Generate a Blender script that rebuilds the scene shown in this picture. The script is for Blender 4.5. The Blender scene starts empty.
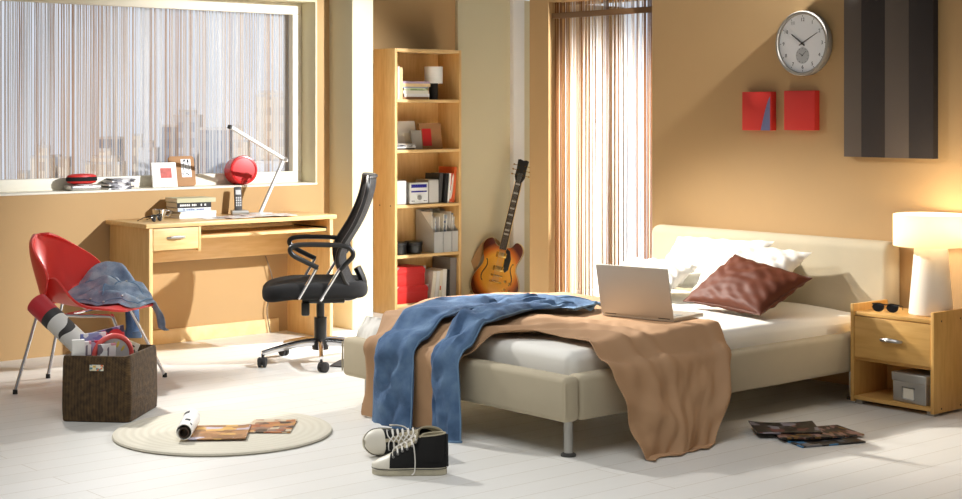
import bpy, bmesh, math, random
from mathutils import Vector, Matrix, noise

R_ = random.Random(7)
PI = math.pi
scene = bpy.context.scene
COL = scene.collection


# ------------------------------------------------------------------ helpers
def lin(c):
    c /= 255.0
    return c / 12.92 if c <= 0.04045 else ((c + 0.055) / 1.055) ** 2.4


def C(r, g, b):
    return (lin(r), lin(g), lin(b), 1.0)


def V(*a):
    return Vector(a)


def rot(ax, deg):
    return Matrix.Rotation(math.radians(deg), 4, ax)


def frame(o, x, y, z):
    m = Matrix.Identity(4)
    for i, a in enumerate((x, y, z)):
        for k in range(3):
            m[k][i] = a[k]
    m.translation = Vector(o)
    return m


def sm(a, b, t):
    t = max(0.0, min(1.0, (t - a) / (b - a)))
    return t * t * (3 - 2 * t)


def nz(x, y, z=0.0):
    return noise.noise(Vector((x, y, z)))


def poly_at(pts, t):
    """Catmull-Rom through a list of tuples, t in 0..1."""
    n = len(pts) - 1
    f = max(0.0, min(0.99999, t)) * n
    i = int(f)
    f -= i
    p0 = Vector(pts[max(i - 1, 0)]); p1 = Vector(pts[i])
    p2 = Vector(pts[i + 1]); p3 = Vector(pts[min(i + 2, n)])
    return 0.5 * ((2 * p1) + (p2 - p0) * f + (2 * p0 - 5 * p1 + 4 * p2 - p3) * f * f
                  + (3 * p1 - p0 - 3 * p2 + p3) * f ** 3)


def spl(pts, n):
    return [poly_at(pts, i / (n - 1)) for i in range(n)]


class MB:
    def __init__(self):
        self.bm = bmesh.new()

    def box(self, x0, x1, y0, y1, z0, z1, bev=0.0, seg=2, mi=0, M=None):
        t = bmesh.new()
        bmesh.ops.create_cube(t, size=1.0)
        for v in t.verts:
            v.co = Vector(((x0 + x1) / 2 + v.co.x * (x1 - x0), (y0 + y1) / 2 + v.co.y * (y1 - y0),
                           (z0 + z1) / 2 + v.co.z * (z1 - z0)))
        if bev > 0:
            bmesh.ops.bevel(t, geom=list(t.edges), offset=bev, segments=seg, affect='EDGES', profile=0.5)
        self.merge(t, mi, M)
        return self

    def merge(self, t, mi=0, M=None):
        mp = {}
        for v in t.verts:
            mp[v] = self.bm.verts.new(M @ v.co if M is not None else v.co)
        for f in t.faces:
            try:
                nf = self.bm.faces.new([mp[v] for v in f.verts])
                nf.material_index = mi
            except ValueError:
                pass
        t.free()

    def tube(self, pts, r, n=8, mi=0, M=None, closed=False, cap=True, sx=1.0):
        pts = [Vector(p) for p in pts]
        m = len(pts)
        rs = r if isinstance(r, (list, tuple)) else [r] * m
        tang = []
        for i in range(m):
            a = pts[(i - 1) % m] if (closed or i > 0) else pts[i]
            b = pts[(i + 1) % m] if (closed or i < m - 1) else pts[i]
            d = b - a
            tang.append(d.normalized() if d.length > 1e-9 else Vector((0, 0, 1)))
        up = Vector((0, 0, 1)) if abs(tang[0].z) < 0.9 else Vector((1, 0, 0))
        nrm = (up - tang[0] * up.dot(tang[0])).normalized()
        rings = []
        for i in range(m):
            nrm = nrm - tang[i] * nrm.dot(tang[i])
            nrm.normalize()
            bi = tang[i].cross(nrm)
            ring = []
            for k in range(n):
                a = 2 * PI * k / n
                p = pts[i] + nrm * (math.cos(a) * rs[i]) + bi * (math.sin(a) * rs[i] * sx)
                ring.append(self.bm.verts.new(M @ p if M is not None else p))
            rings.append(ring)
        for i in range(m if closed else m - 1):
            A = rings[i]; B = rings[(i + 1) % m]
            for k in range(n):
                f = self.bm.faces.new((A[k], A[(k + 1) % n], B[(k + 1) % n], B[k]))
                f.material_index = mi
        if cap and not closed:
            f = self.bm.faces.new(list(reversed(rings[0]))); f.material_index = mi
            f = self.bm.faces.new(rings[-1]); f.material_index = mi
        return self

    def lathe(self, prof, n=24, mi=0, M=None, closed=False):
        rings = []
        for (r, z) in prof:
            if r < 1e-6:
                p = Vector((0, 0, z)); rings.append([self.bm.verts.new(M @ p if M is not None else p)])
            else:
                ring = []
                for k in range(n):
                    a = 2 * PI * k / n
                    p = Vector((r * math.cos(a), r * math.sin(a), z))
                    ring.append(self.bm.verts.new(M @ p if M is not None else p))
                rings.append(ring)
        m = len(rings)
        for i in range(m if closed else m - 1):
            A = rings[i]; B = rings[(i + 1) % m]
            for k in range(n):
                k2 = (k + 1) % n
                if len(A) == 1 and len(B) == 1:
                    continue
                if len(A) == 1:
                    f = self.bm.faces.new((A[0], B[k2], B[k]))
                elif len(B) == 1:
                    f = self.bm.faces.new((A[k], A[k2], B[0]))
                else:
                    f = self.bm.faces.new((A[k], A[k2], B[k2], B[k]))
                f.material_index = mi
        return self

    def prism(self, outline, z0, z1, mi=0, M=None, bev=0.0, seg=2):
        t = bmesh.new()
        b = [t.verts.new((p[0], p[1], z0)) for p in outline]
        c = [t.verts.new((p[0], p[1], z1)) for p in outline]
        n = len(outline)
        lo = t.faces.new(list(reversed(b))); hi = t.faces.new(c)
        for k in range(n):
            t.faces.new((b[k], b[(k + 1) % n], c[(k + 1) % n], c[k]))
        bmesh.ops.recalc_face_normals(t, faces=list(t.faces))
        if bev > 0:
            ed = set(lo.edges) | set(hi.edges)
            bmesh.ops.bevel(t, geom=list(ed), offset=bev, segments=seg, affect='EDGES', profile=0.5)
        bmesh.ops.triangulate(t, faces=[f for f in t.faces if len(f.verts) > 4])
        self.merge(t, mi, M)
        return self

    def grid(self, fn, nu, nv, mi=0, M=None, closeu=False):
        g = []
        for i in range(nu if closeu else nu + 1):
            row = []
            for j in range(nv + 1):
                p = fn(i / nu, j / nv)
                row.append(self.bm.verts.new(M @ p if M is not None else p))
            g.append(row)
        for i in range(nu):
            A = g[i]; B = g[(i + 1) % len(g)]
            for j in range(nv):
                f = self.bm.faces.new((A[j], B[j], B[j + 1], A[j + 1]))
                f.material_index = mi
        return self

    def shell(self, fn, nu, nv, th, mi=0, M=None):
        e = 1e-3
        P = [[fn(i / nu, j / nv) for j in range(nv + 1)] for i in range(nu + 1)]
        top = []; bot = []
        for i in range(nu + 1):
            a = []; b = []
            for j in range(nv + 1):
                du = P[min(i + 1, nu)][j] - P[max(i - 1, 0)][j]
                dv = P[i][min(j + 1, nv)] - P[i][max(j - 1, 0)]
                n = du.cross(dv)
                n = n.normalized() if n.length > 1e-12 else Vector((0, 0, 1))
                p = P[i][j] + n * th / 2; q = P[i][j] - n * th / 2
                a.append(self.bm.verts.new(M @ p if M is not None else p))
                b.append(self.bm.verts.new(M @ q if M is not None else q))
            top.append(a); bot.append(b)
        def F(*vs):
            try:
                f = self.bm.faces.new(vs); f.material_index = mi
            except ValueError:
                pass
        for i in range(nu):
            for j in range(nv):
                F(top[i][j], top[i + 1][j], top[i + 1][j + 1], top[i][j + 1])
                F(bot[i][j], bot[i][j + 1], bot[i + 1][j + 1], bot[i + 1][j])
        for i in range(nu):
            F(top[i][0], bot[i][0], bot[i + 1][0], top[i + 1][0])
            F(top[i][nv], top[i + 1][nv], bot[i + 1][nv], bot[i][nv])
        for j in range(nv):
            F(top[0][j], top[0][j + 1], bot[0][j + 1], bot[0][j])
            F(top[nu][j], bot[nu][j], bot[nu][j + 1], top[nu][j + 1])
        return self

    def ball(self, c, rx, ry, rz, n=12, mi=0, M=None):
        t = bmesh.new()
        bmesh.ops.create_uvsphere(t, u_segments=n, v_segments=max(6, n // 2), radius=1)
        for v in t.verts:
            v.co = Vector((c[0] + v.co.x * rx, c[1] + v.co.y * ry, c[2] + v.co.z * rz))
        self.merge(t, mi, M)
        return self

    def text(self, s, size, M, mi=0, th=0.0004):
        cu = bpy.data.curves.new('numeral_text', 'FONT')
        cu.body = s; cu.size = size; cu.align_x = 'CENTER'; cu.align_y = 'CENTER'; cu.extrude = th
        ob = bpy.data.objects.new('numeral_text', cu)
        COL.objects.link(ob)
        bpy.context.view_layer.update()
        dg = bpy.context.evaluated_depsgraph_get()
        me = bpy.data.meshes.new_from_object(ob.evaluated_get(dg))
        t = bmesh.new(); t.from_mesh(me)
        self.merge(t, mi, M)
        bpy.data.objects.remove(ob); bpy.data.meshes.remove(me); bpy.data.curves.remove(cu)
        return self

    def build(self, name, mats, parent=None, loc=None, rotz=0.0, ang=38, weld=False):
        bm = self.bm
        if weld:
            bmesh.ops.remove_doubles(bm, verts=list(bm.verts), dist=1e-5)
        bmesh.ops.recalc_face_normals(bm, faces=list(bm.faces))
        lim = math.radians(ang)
        for f in bm.faces:
            f.smooth = True
        for e in bm.edges:
            if len(e.link_faces) == 2:
                try:
                    if e.calc_face_angle() > lim:
                        e.smooth = False
                except ValueError:
                    pass
        me = bpy.data.meshes.new(name)
        bm.to_mesh(me); bm.free()
        if not isinstance(mats, (list, tuple)):
            mats = [mats]
        for m in mats:
            me.materials.append(m)
        o = bpy.data.objects.new(name, me)
        COL.objects.link(o)
        if parent is not None:
            o.parent = parent
        if loc is not None:
            o.location = loc
        o.rotation_euler = (0, 0, rotz)
        return o


def thing(name, label, cat, loc=(0, 0, 0), rotz=0.0, group=None):
    o = bpy.data.objects.new(name, None)
    o.empty_display_size = 0.05
    COL.objects.link(o)
    o.location = loc; o.rotation_euler = (0, 0, rotz)
    o['label'] = label; o['category'] = cat
    if group:
        o['group'] = group
    return o


def tag(o, label, cat, group=None, kind=None):
    o['label'] = label; o['category'] = cat
    if group:
        o['group'] = group
    if kind:
        o['kind'] = kind
    return o


def struct(o):
    o['kind'] = 'structure'
    return o


# ---------------------------------------------------------------- materials
def nodes(name):
    m = bpy.data.materials.new(name)
    m.use_nodes = True
    nt = m.node_tree
    return m, nt, nt.nodes['Principled BSDF']


def mat(name, col, rough=0.5, metal=0.0, bump=0.0, bscale=60.0, var=0.0, vscale=5.0, spec=0.5, sheen=0.0,
        stretch=(1, 1, 1), coat=0.0):
    m, nt, b = nodes(name)
    b.inputs['Base Color'].default_value = col
    b.inputs['Roughness'].default_value = rough
    b.inputs['Metallic'].default_value = metal
    b.inputs['Specular IOR Level'].default_value = spec
    if sheen:
        b.inputs['Sheen Weight'].default_value = sheen
    if coat:
        b.inputs['Coat Weight'].default_value = coat
        b.inputs['Coat Roughness'].default_value = 0.08
    if bump or var:
        tc = nt.nodes.new('ShaderNodeTexCoord')
        mp = nt.nodes.new('ShaderNodeMapping')
        mp.inputs['Scale'].default_value = stretch
        nt.links.new(tc.outputs['Object'], mp.inputs[0])
    if var:
        n = nt.nodes.new('ShaderNodeTexNoise'); n.inputs['Scale'].default_value = vscale
        n.inputs['Detail'].default_value = 4
        nt.links.new(mp.outputs[0], n.inputs['Vector'])
        r = nt.nodes.new('ShaderNodeValToRGB')
        r.color_ramp.elements[0].position = 0.3; r.color_ramp.elements[1].position = 0.7
        r.color_ramp.elements[0].color = [c * (1 - var) for c in col[:3]] + [1]
        r.color_ramp.elements[1].color = [min(1, c * (1 + var)) for c in col[:3]] + [1]
        nt.links.new(n.outputs[0], r.inputs[0]); nt.links.new(r.outputs[0], b.inputs['Base Color'])
    if bump:
        n2 = nt.nodes.new('ShaderNodeTexNoise'); n2.inputs['Scale'].default_value = bscale
        n2.inputs['Detail'].default_value = 3
        nt.links.new(mp.outputs[0], n2.inputs['Vector'])
        bp = nt.nodes.new('ShaderNodeBump'); bp.inputs['Strength'].default_value = bump
        bp.inputs['Distance'].default_value = 0.002
        nt.links.new(n2.outputs[0], bp.inputs['Height']); nt.links.new(bp.outputs[0], b.inputs['Normal'])
    return m


def wood(name, c1, c2, stretch, rough=0.38):
    m, nt, b = nodes(name)
    tc = nt.nodes.new('ShaderNodeTexCoord'); mp = nt.nodes.new('ShaderNodeMapping')
    mp.inputs['Scale'].default_value = stretch
    nt.links.new(tc.outputs['Object'], mp.inputs[0])
    n = nt.nodes.new('ShaderNodeTexNoise'); n.inputs['Scale'].default_value = 9; n.inputs['Detail'].default_value = 6
    n.inputs['Distortion'].default_value = 0.4
    nt.links.new(mp.outputs[0], n.inputs['Vector'])
    r = nt.nodes.new('ShaderNodeValToRGB')
    r.color_ramp.elements[0].position = 0.32; r.color_ramp.elements[1].position = 0.68
    r.color_ramp.elements[0].color = c1; r.color_ramp.elements[1].color = c2
    nt.links.new(n.outputs[0], r.inputs[0]); nt.links.new(r.outputs[0], b.inputs['Base Color'])
    b.inputs['Roughness'].default_value = rough
    return m


def printed(name, cols, scale=(14, 22, 14), rough=0.3, base=None, seed=0.0):
    """Cover print: blocks of colour as on a magazine cover."""
    m, nt, b = nodes(name)
    tc = nt.nodes.new('ShaderNodeTexCoord'); mp = nt.nodes.new('ShaderNodeMapping')
    mp.inputs['Scale'].default_value = scale; mp.inputs['Location'].default_value = (seed, seed * 1.7, seed * .3)
    nt.links.new(tc.outputs['Object'], mp.inputs[0])
    v = nt.nodes.new('ShaderNodeTexVoronoi'); v.distance = 'CHEBYCHEV'
    v.inputs['Scale'].default_value = 1.0
    nt.links.new(mp.outputs[0], v.inputs['Vector'])
    s = nt.nodes.new('ShaderNodeSeparateColor')
    nt.links.new(v.outputs['Color'], s.inputs[0])
    r = nt.nodes.new('ShaderNodeValToRGB'); r.color_ramp.interpolation = 'CONSTANT'
    el = r.color_ramp.elements
    while len(el) < len(cols):
        el.new(0.5)
    for i, c in enumerate(cols):
        el[i].position = i / len(cols); el[i].color = c
    nt.links.new(s.outputs[0], r.inputs[0]); nt.links.new(r.outputs[0], b.inputs['Base Color'])
    b.inputs['Roughness'].default_value = rough
    return m


M = {}
M['wall'] = mat('tan_wall_paint', C(184, 149, 101), 0.75, bump=0.15, bscale=120, var=0.02, vscale=3)
M['cream'] = mat('cream_paint', C(214, 204, 170), 0.6, bump=0.08, bscale=90)
M['creamlight'] = mat('pale_cream_paint', C(236, 230, 212), 0.55)
M['bronze'] = mat('brown_transom_paint', C(112, 80, 48), 0.5)
WV = (1.2, 1.2, 0.18); WH = (0.18, 1.2, 1.2); WD = (1.2, 0.18, 1.2)
M['birch'] = wood('birch_veneer', C(216, 174, 112), C(228, 190, 130), (6, 6, 0.7))
M['birch_h'] = wood('birch_veneer_horizontal', C(219, 178, 116), C(231, 194, 136), (0.7, 6, 6))
M['birch_edge'] = wood('birch_edge_band', C(232, 198, 142), C(240, 210, 158), (2, 2, 2))
M['beech'] = wood('beech_veneer', C(206, 156, 84), C(219, 172, 100), (6, 6, 0.7))
M['beech_y'] = wood('beech_veneer_crosswise', C(208, 158, 86), C(221, 174, 102), (6, 0.7, 6))
M['silver'] = mat('brushed_silver', C(190, 188, 184), 0.32, 0.9)
M['chrome'] = mat('chrome', C(225, 225, 228), 0.08, 1.0)
M['steel'] = mat('satin_steel', C(178, 176, 170), 0.35, 0.55)
M['gold'] = mat('gold_hardware', C(212, 170, 90), 0.25, 1.0)
M['black_plastic'] = mat('black_plastic', C(20, 19, 18), 0.38)
M['black_fabric'] = mat('black_fabric', C(17, 16, 16), 0.9, bump=0.4, bscale=350)
M['black_mesh'] = mat('black_mesh_weave', C(20, 18, 18), 0.85, bump=0.5, bscale=500)
M['rubber'] = mat('dark_rubber', C(38, 36, 35), 0.7)
M['red_shell'] = mat('red_moulded_plastic', C(240, 70, 62), 0.36, bump=0.05, bscale=200)
M['red'] = mat('red_paint', C(205, 38, 34), 0.4)
M['red_gloss'] = mat('glossy_red_lacquer', C(196, 34, 34), 0.22)
M['red_canvas'] = mat('red_canvas', C(205, 42, 32), 0.7, bump=0.3, bscale=400)
M['slate'] = mat('slate_blue_paint', C(106, 110, 148), 0.7, bump=0.3, bscale=400)
M['white'] = mat('white_paper', C(240, 238, 232), 0.6)
M['white_gloss'] = mat('white_gloss_plastic', C(238, 238, 236), 0.25)
M['page'] = mat('page_edges', C(238, 230, 212), 0.8, bump=0.4, bscale=300, stretch=(1, 1, 12))
M['grey'] = mat('grey_card', C(168, 160, 148), 0.7)
M['lightgrey'] = mat('light_grey_plastic', C(196, 196, 194), 0.5)
M['darkgrey'] = mat('dark_grey_card', C(70, 68, 66), 0.6)
M['kraft'] = mat('brown_kraft_board', C(166, 122, 80), 0.7, var=0.06, vscale=20)
M['upholstery'] = mat('beige_upholstery', C(190, 178, 152), 0.9, bump=0.35, bscale=260, var=0.03, vscale=7)
M['sheet'] = mat('white_cotton', C(240, 237, 228), 0.85, bump=0.25, bscale=25, sheen=0.1)
M['satin'] = mat('brown_satin', C(94, 44, 22), 0.62, bump=0.15, bscale=40, var=0.05, vscale=9, spec=0.3)
M['blanket'] = mat('beige_brushed_cotton', C(182, 143, 106), 0.8, bump=0.25, bscale=30, var=0.03, vscale=8)
M['lens'] = mat('dark_lens', C(22, 18, 16), 0.06, coat=0.5)
M['laptop'] = mat('laptop_aluminium', C(202, 194, 180), 0.42, 0.2)
M['laptop_key'] = mat('laptop_keys', C(176, 176, 172), 0.5)
M['grey_stripe'] = mat('taupe_felt', C(96, 85, 76), 0.95, bump=0.4, bscale=300)
M['dark_stripe'] = mat('charcoal_felt', C(52, 45, 42), 0.95, bump=0.4, bscale=300)
M['clock_rim'] = mat('clock_rim_metal', C(158, 152, 142), 0.5, 0.2)
M['clock_face'] = mat('clock_face', C(244, 245, 246), 0.5)
M['subdial'] = mat('clock_subdial', C(186, 188, 188), 0.5)
M['ink'] = mat('black_ink', C(24, 24, 24), 0.6)
M['shadow_line'] = mat('dark_gap', C(70, 48, 26), 0.8)
M['cable'] = mat('grey_cable', C(120, 104, 86), 0.5)
M['strap'] = mat('tan_webbing', C(182, 146, 100), 0.85, bump=0.5, bscale=300)
M['canvas_black'] = mat('black_canvas', C(19, 18, 18), 0.9, bump=0.5, bscale=300)
M['sole'] = mat('worn_offwhite_rubber', C(200, 192, 168), 0.6, var=0.1, vscale=30)
M['toe'] = mat('white_rubber_toe', C(222, 216, 200), 0.45)
M['lace'] = mat('white_lace', C(232, 228, 220), 0.9)
M['lining'] = mat('canvas_lining', C(176, 166, 140), 0.9)
M['opal'] = mat('opal_ceramic', C(244, 232, 214), 0.35)


def floor_mat():
    m, nt, b = nodes('white_painted_floorboards')
    tc = nt.nodes.new('ShaderNodeTexCoord')
    br = nt.nodes.new('ShaderNodeTexBrick')
    br.inputs['Color1'].default_value = C(232, 230, 224)
    br.inputs['Color2'].default_value = C(227, 225, 218)
    br.inputs['Mortar'].default_value = C(198, 190, 174)
    br.inputs['Scale'].default_value = 1.0
    br.inputs['Mortar Size'].default_value = 0.0018
    br.inputs['Mortar Smooth'].default_value = 0.3
    br.inputs['Brick Width'].default_value = 2.6
    br.inputs['Row Height'].default_value = 0.137
    br.offset = 0.37
    nt.links.new(tc.outputs['Object'], br.inputs['Vector'])
    mp = nt.nodes.new('ShaderNodeMapping'); mp.inputs['Scale'].default_value = (0.5, 6, 1)
    nt.links.new(tc.outputs['Object'], mp.inputs[0])
    n = nt.nodes.new('ShaderNodeTexNoise'); n.inputs['Scale'].default_value = 8; n.inputs['Detail'].default_value = 5
    nt.links.new(mp.outputs[0], n.inputs['Vector'])
    mx = nt.nodes.new('ShaderNodeMixRGB'); mx.blend_type = 'MULTIPLY'; mx.inputs['Fac'].default_value = 0.05
    nt.links.new(br.outputs['Color'], mx.inputs[1]); nt.links.new(n.outputs[0], mx.inputs[2])
    nt.links.new(mx.outputs[0], b.inputs['Base Color'])
    b.inputs['Roughness'].default_value = 0.42
    bp = nt.nodes.new('ShaderNodeBump'); bp.inputs['Strength'].default_value = 0.4; bp.inputs['Distance'].default_value = 0.003
    inv = nt.nodes.new('ShaderNodeMath'); inv.operation = 'SUBTRACT'; inv.inputs[0].default_value = 1.0
    nt.links.new(br.outputs['Fac'], inv.inputs[1]); nt.links.new(inv.outputs[0], bp.inputs['Height'])
    nt.links.new(bp.outputs[0], b.inputs['Normal'])
    return m


def denim(name, c1, c2, c3):
    m, nt, b = nodes(name)
    tc = nt.nodes.new('ShaderNodeTexCoord')
    n = nt.nodes.new('ShaderNodeTexNoise'); n.inputs['Scale'].default_value = 9; n.inputs['Detail'].default_value = 5
    nt.links.new(tc.outputs['Object'], n.inputs['Vector'])
    r = nt.nodes.new('ShaderNodeValToRGB'); e = r.color_ramp.elements
    e[0].position = 0.3; e[1].position = 0.75; e[0].color = c1; e[1].color = c3
    k = e.new(0.5); k.color = c2
    nt.links.new(n.outputs[0], r.inputs[0])
    w = nt.nodes.new('ShaderNodeTexWave'); w.inputs['Scale'].default_value = 160; w.bands_direction = 'DIAGONAL'
    w.inputs['Distortion'].default_value = 1.0
    nt.links.new(tc.outputs['Object'], w.inputs['Vector'])
    mx = nt.nodes.new('ShaderNodeMixRGB'); mx.blend_type = 'OVERLAY'; mx.inputs['Fac'].default_value = 0.12
    nt.links.new(r.outputs[0], mx.inputs[1]); nt.links.new(w.outputs['Color'], mx.inputs[2])
    nt.links.new(mx.outputs[0], b.inputs['Base Color'])
    b.inputs['Roughness'].default_value = 0.9
    bp = nt.nodes.new('ShaderNodeBump'); bp.inputs['Strength'].default_value = 0.3; bp.inputs['Distance'].default_value = 0.002
    nt.links.new(w.outputs['Fac'], bp.inputs['Height']); nt.links.new(bp.outputs[0], b.inputs['Normal'])
    return m


def wicker():
    m, nt, b = nodes('dark_brown_wicker')
    tc = nt.nodes.new('ShaderNodeTexCoord')
    sx = nt.nodes.new('ShaderNodeSeparateXYZ'); nt.links.new(tc.outputs['Object'], sx.inputs[0])
    def math_(op, a, v=None):
        n = nt.nodes.new('ShaderNodeMath'); n.operation = op
        if isinstance(a, (int, float)):
            n.inputs[0].default_value = a
        else:
            nt.links.new(a, n.inputs[0])
        if v is not None:
            if isinstance(v, (int, float)):
                n.inputs[1].default_value = v
            else:
                nt.links.new(v, n.inputs[1])
        return n.outputs[0]
    s = math_('ADD', sx.outputs[0], sx.outputs[1])
    ribs = math_('SINE', math_('MULTIPLY', s, 2 * PI / 0.014))
    rows = math_('SINE', math_('MULTIPLY', sx.outputs[2], 2 * PI / 0.011))
    h = math_('ADD', math_('MULTIPLY', ribs, 0.5), math_('MULTIPLY', math_('MULTIPLY', rows, ribs), 0.5))
    n = nt.nodes.new('ShaderNodeTexNoise'); n.inputs['Scale'].default_value = 40; n.inputs['Detail'].default_value = 4
    nt.links.new(tc.outputs['Object'], n.inputs['Vector'])
    hh = math_('ADD', math_('MULTIPLY', h, 0.18), n.outputs[0])
    r = nt.nodes.new('ShaderNodeValToRGB'); e = r.color_ramp.elements
    e[0].position = 0.25; e[1].position = 0.85; e[0].color = C(48, 34, 18); e[1].color = C(104, 80, 48)
    nt.links.new(hh, r.inputs[0]); nt.links.new(r.outputs[0], b.inputs['Base Color'])
    bp = nt.nodes.new('ShaderNodeBump'); bp.inputs['Strength'].default_value = 0.9; bp.inputs['Distance'].default_value = 0.004
    nt.links.new(hh, bp.inputs['Height']); nt.links.new(bp.outputs[0], b.inputs['Normal'])
    b.inputs['Roughness'].default_value = 0.85
    return m


def rug_mat():
    m, nt, b = nodes('braided_cream_wool')
    tc = nt.nodes.new('ShaderNodeTexCoord')
    w = nt.nodes.new('ShaderNodeTexWave'); w.wave_type = 'RINGS'; w.rings_direction = 'Z'
    w.inputs['Scale'].default_value = 9.0; w.inputs['Distortion'].default_value = 0.3
    nt.links.new(tc.outputs['Object'], w.inputs['Vector'])
    n = nt.nodes.new('ShaderNodeTexNoise'); n.inputs['Scale'].default_value = 180
    nt.links.new(tc.outputs['Object'], n.inputs['Vector'])
    r = nt.nodes.new('ShaderNodeValToRGB'); e = r.color_ramp.elements
    e[0].color = C(216, 209, 190); e[1].color = C(222, 216, 198)
    nt.links.new(w.outputs['Fac'], r.inputs[0]); nt.links.new(r.outputs[0], b.inputs['Base Color'])
    ad = nt.nodes.new('ShaderNodeMath'); nt.links.new(w.outputs['Fac'], ad.inputs[0]); nt.links.new(n.outputs[0], ad.inputs[1])
    bp = nt.nodes.new('ShaderNodeBump'); bp.inputs['Strength'].default_value = 0.3; bp.inputs['Distance'].default_value = 0.003
    nt.links.new(ad.outputs[0], bp.inputs['Height']); nt.links.new(bp.outputs[0], b.inputs['Normal'])
    b.inputs['Roughness'].default_value = 0.95
    return m


def glass_mat():
    m = bpy.data.materials.new('clear_window_glass'); m.use_nodes = True
    nt = m.node_tree; nt.nodes.clear()
    o = nt.nodes.new('ShaderNodeOutputMaterial')
    t = nt.nodes.new('ShaderNodeBsdfTransparent'); t.inputs[0].default_value = (0.98, 0.99, 1.0, 1)
    g = nt.nodes.new('ShaderNodeBsdfGlossy'); g.inputs['Roughness'].default_value = 0.02
    mx = nt.nodes.new('ShaderNodeMixShader'); mx.inputs[0].default_value = 0.04
    nt.links.new(t.outputs[0], mx.inputs[1]); nt.links.new(g.outputs[0], mx.inputs[2])
    nt.links.new(mx.outputs[0], o.inputs[0])
    return m


def string_mat(name, col, transp):
    m = bpy.data.materials.new(name); m.use_nodes = True
    nt = m.node_tree; nt.nodes.clear()
    o = nt.nodes.new('ShaderNodeOutputMaterial')
    d = nt.nodes.new('ShaderNodeBsdfDiffuse'); d.inputs[0].default_value = col
    tl = nt.nodes.new('ShaderNodeBsdfTranslucent'); tl.inputs[0].default_value = col
    t = nt.nodes.new('ShaderNodeBsdfTransparent')
    m1 = nt.nodes.new('ShaderNodeMixShader'); m1.inputs[0].default_value = 0.5
    m2 = nt.nodes.new('ShaderNodeMixShader'); m2.inputs[0].default_value = transp
    nt.links.new(d.outputs[0], m1.inputs[1]); nt.links.new(tl.outputs[0], m1.inputs[2])
    nt.links.new(m1.outputs[0], m2.inputs[1]); nt.links.new(t.outputs[0], m2.inputs[2])
    nt.links.new(m2.outputs[0], o.inputs[0])
    return m


def shade_mat():
    m = bpy.data.materials.new('lit_lamp_shade_fabric'); m.use_nodes = True
    nt = m.node_tree; nt.nodes.clear()
    o = nt.nodes.new('ShaderNodeOutputMaterial')
    d = nt.nodes.new('ShaderNodeBsdfDiffuse'); d.inputs[0].default_value = C(250, 240, 220)
    tl = nt.nodes.new('ShaderNodeBsdfTranslucent'); tl.inputs[0].default_value = C(252, 238, 212)
    m1 = nt.nodes.new('ShaderNodeMixShader'); m1.inputs[0].default_value = 0.6
    nt.links.new(d.outputs[0], m1.inputs[1]); nt.links.new(tl.outputs[0], m1.inputs[2])
    nt.links.new(m1.outputs[0], o.inputs[0])
    return m


def sunburst():
    m, nt, b = nodes('sunburst_lacquer')
    tc = nt.nodes.new('ShaderNodeTexCoord')
    mp = nt.nodes.new('ShaderNodeMapping')
    mp.inputs['Location'].default_value = (0.0, -1.0, 0.0)
    mp.inputs['Scale'].default_value = (5.6, 4.6, 0.0)
    nt.links.new(tc.outputs['Object'], mp.inputs[0])
    g = nt.nodes.new('ShaderNodeTexGradient'); g.gradient_type = 'SPHERICAL'
    nt.links.new(mp.outputs[0], g.inputs[0])
    r = nt.nodes.new('ShaderNodeValToRGB'); e = r.color_ramp.elements
    e[0].position = 0.0; e[0].color = C(92, 34, 12); e[1].position = 0.38; e[1].color = C(252, 184, 66)
    k = e.new(0.18); k.color = C(214, 112, 34)
    nt.links.new(g.outputs[0], r.inputs[0]); nt.links.new(r.outputs[0], b.inputs['Base Color'])
    b.inputs['Roughness'].default_value = 0.2
    b.inputs['Coat Weight'].default_value = 0.6
    return m


def poster_mat():
    m, nt, b = nodes('white_poster_with_black_marks')
    tc = nt.nodes.new('ShaderNodeTexCoord')
    n = nt.nodes.new('ShaderNodeTexNoise'); n.inputs['Scale'].default_value = 6.5; n.inputs['Detail'].default_value = 0.5
    n.inputs['Distortion'].default_value = 1.2
    nt.links.new(tc.outputs['Object'], n.inputs['Vector'])
    r = nt.nodes.new('ShaderNodeValToRGB'); r.color_ramp.interpolation = 'CONSTANT'; e = r.color_ramp.elements
    e[0].color = C(235, 233, 226); e[1].position = 0.60; e[1].color = C(62, 60, 58)
    nt.links.new(n.outputs[0], r.inputs[0]); nt.links.new(r.outputs[0], b.inputs['Base Color'])
    b.inputs['Roughness'].default_value = 0.5
    return m


def facade(name, c1, c2, w=3.0, h=3.4, mort=0.9):
    m, nt, b = nodes(name)
    tc = nt.nodes.new('ShaderNodeTexCoord')
    sx = nt.nodes.new('ShaderNodeSeparateXYZ'); nt.links.new(tc.outputs['Object'], sx.inputs[0])
    ad = nt.nodes.new('ShaderNodeMath'); nt.links.new(sx.outputs[0], ad.inputs[0]); nt.links.new(sx.outputs[1], ad.inputs[1])
    cx = nt.nodes.new('ShaderNodeCombineXYZ')
    nt.links.new(ad.outputs[0], cx.inputs[0]); nt.links.new(sx.outputs[2], cx.inputs[1])
    br = nt.nodes.new('ShaderNodeTexBrick'); br.offset = 0.0
    br.inputs['Color1'].default_value = c2; br.inputs['Color2'].default_value = c2
    br.inputs['Mortar'].default_value = c1
    br.inputs['Scale'].default_value = 1.0; br.inputs['Brick Width'].default_value = w
    br.inputs['Row Height'].default_value = h; br.inputs['Mortar Size'].default_value = mort
    nt.links.new(cx.outputs[0], br.inputs['Vector']); nt.links.new(br.outputs['Color'], b.inputs['Base Color'])
    b.inputs['Roughness'].default_value = 0.8
    return m


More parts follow.
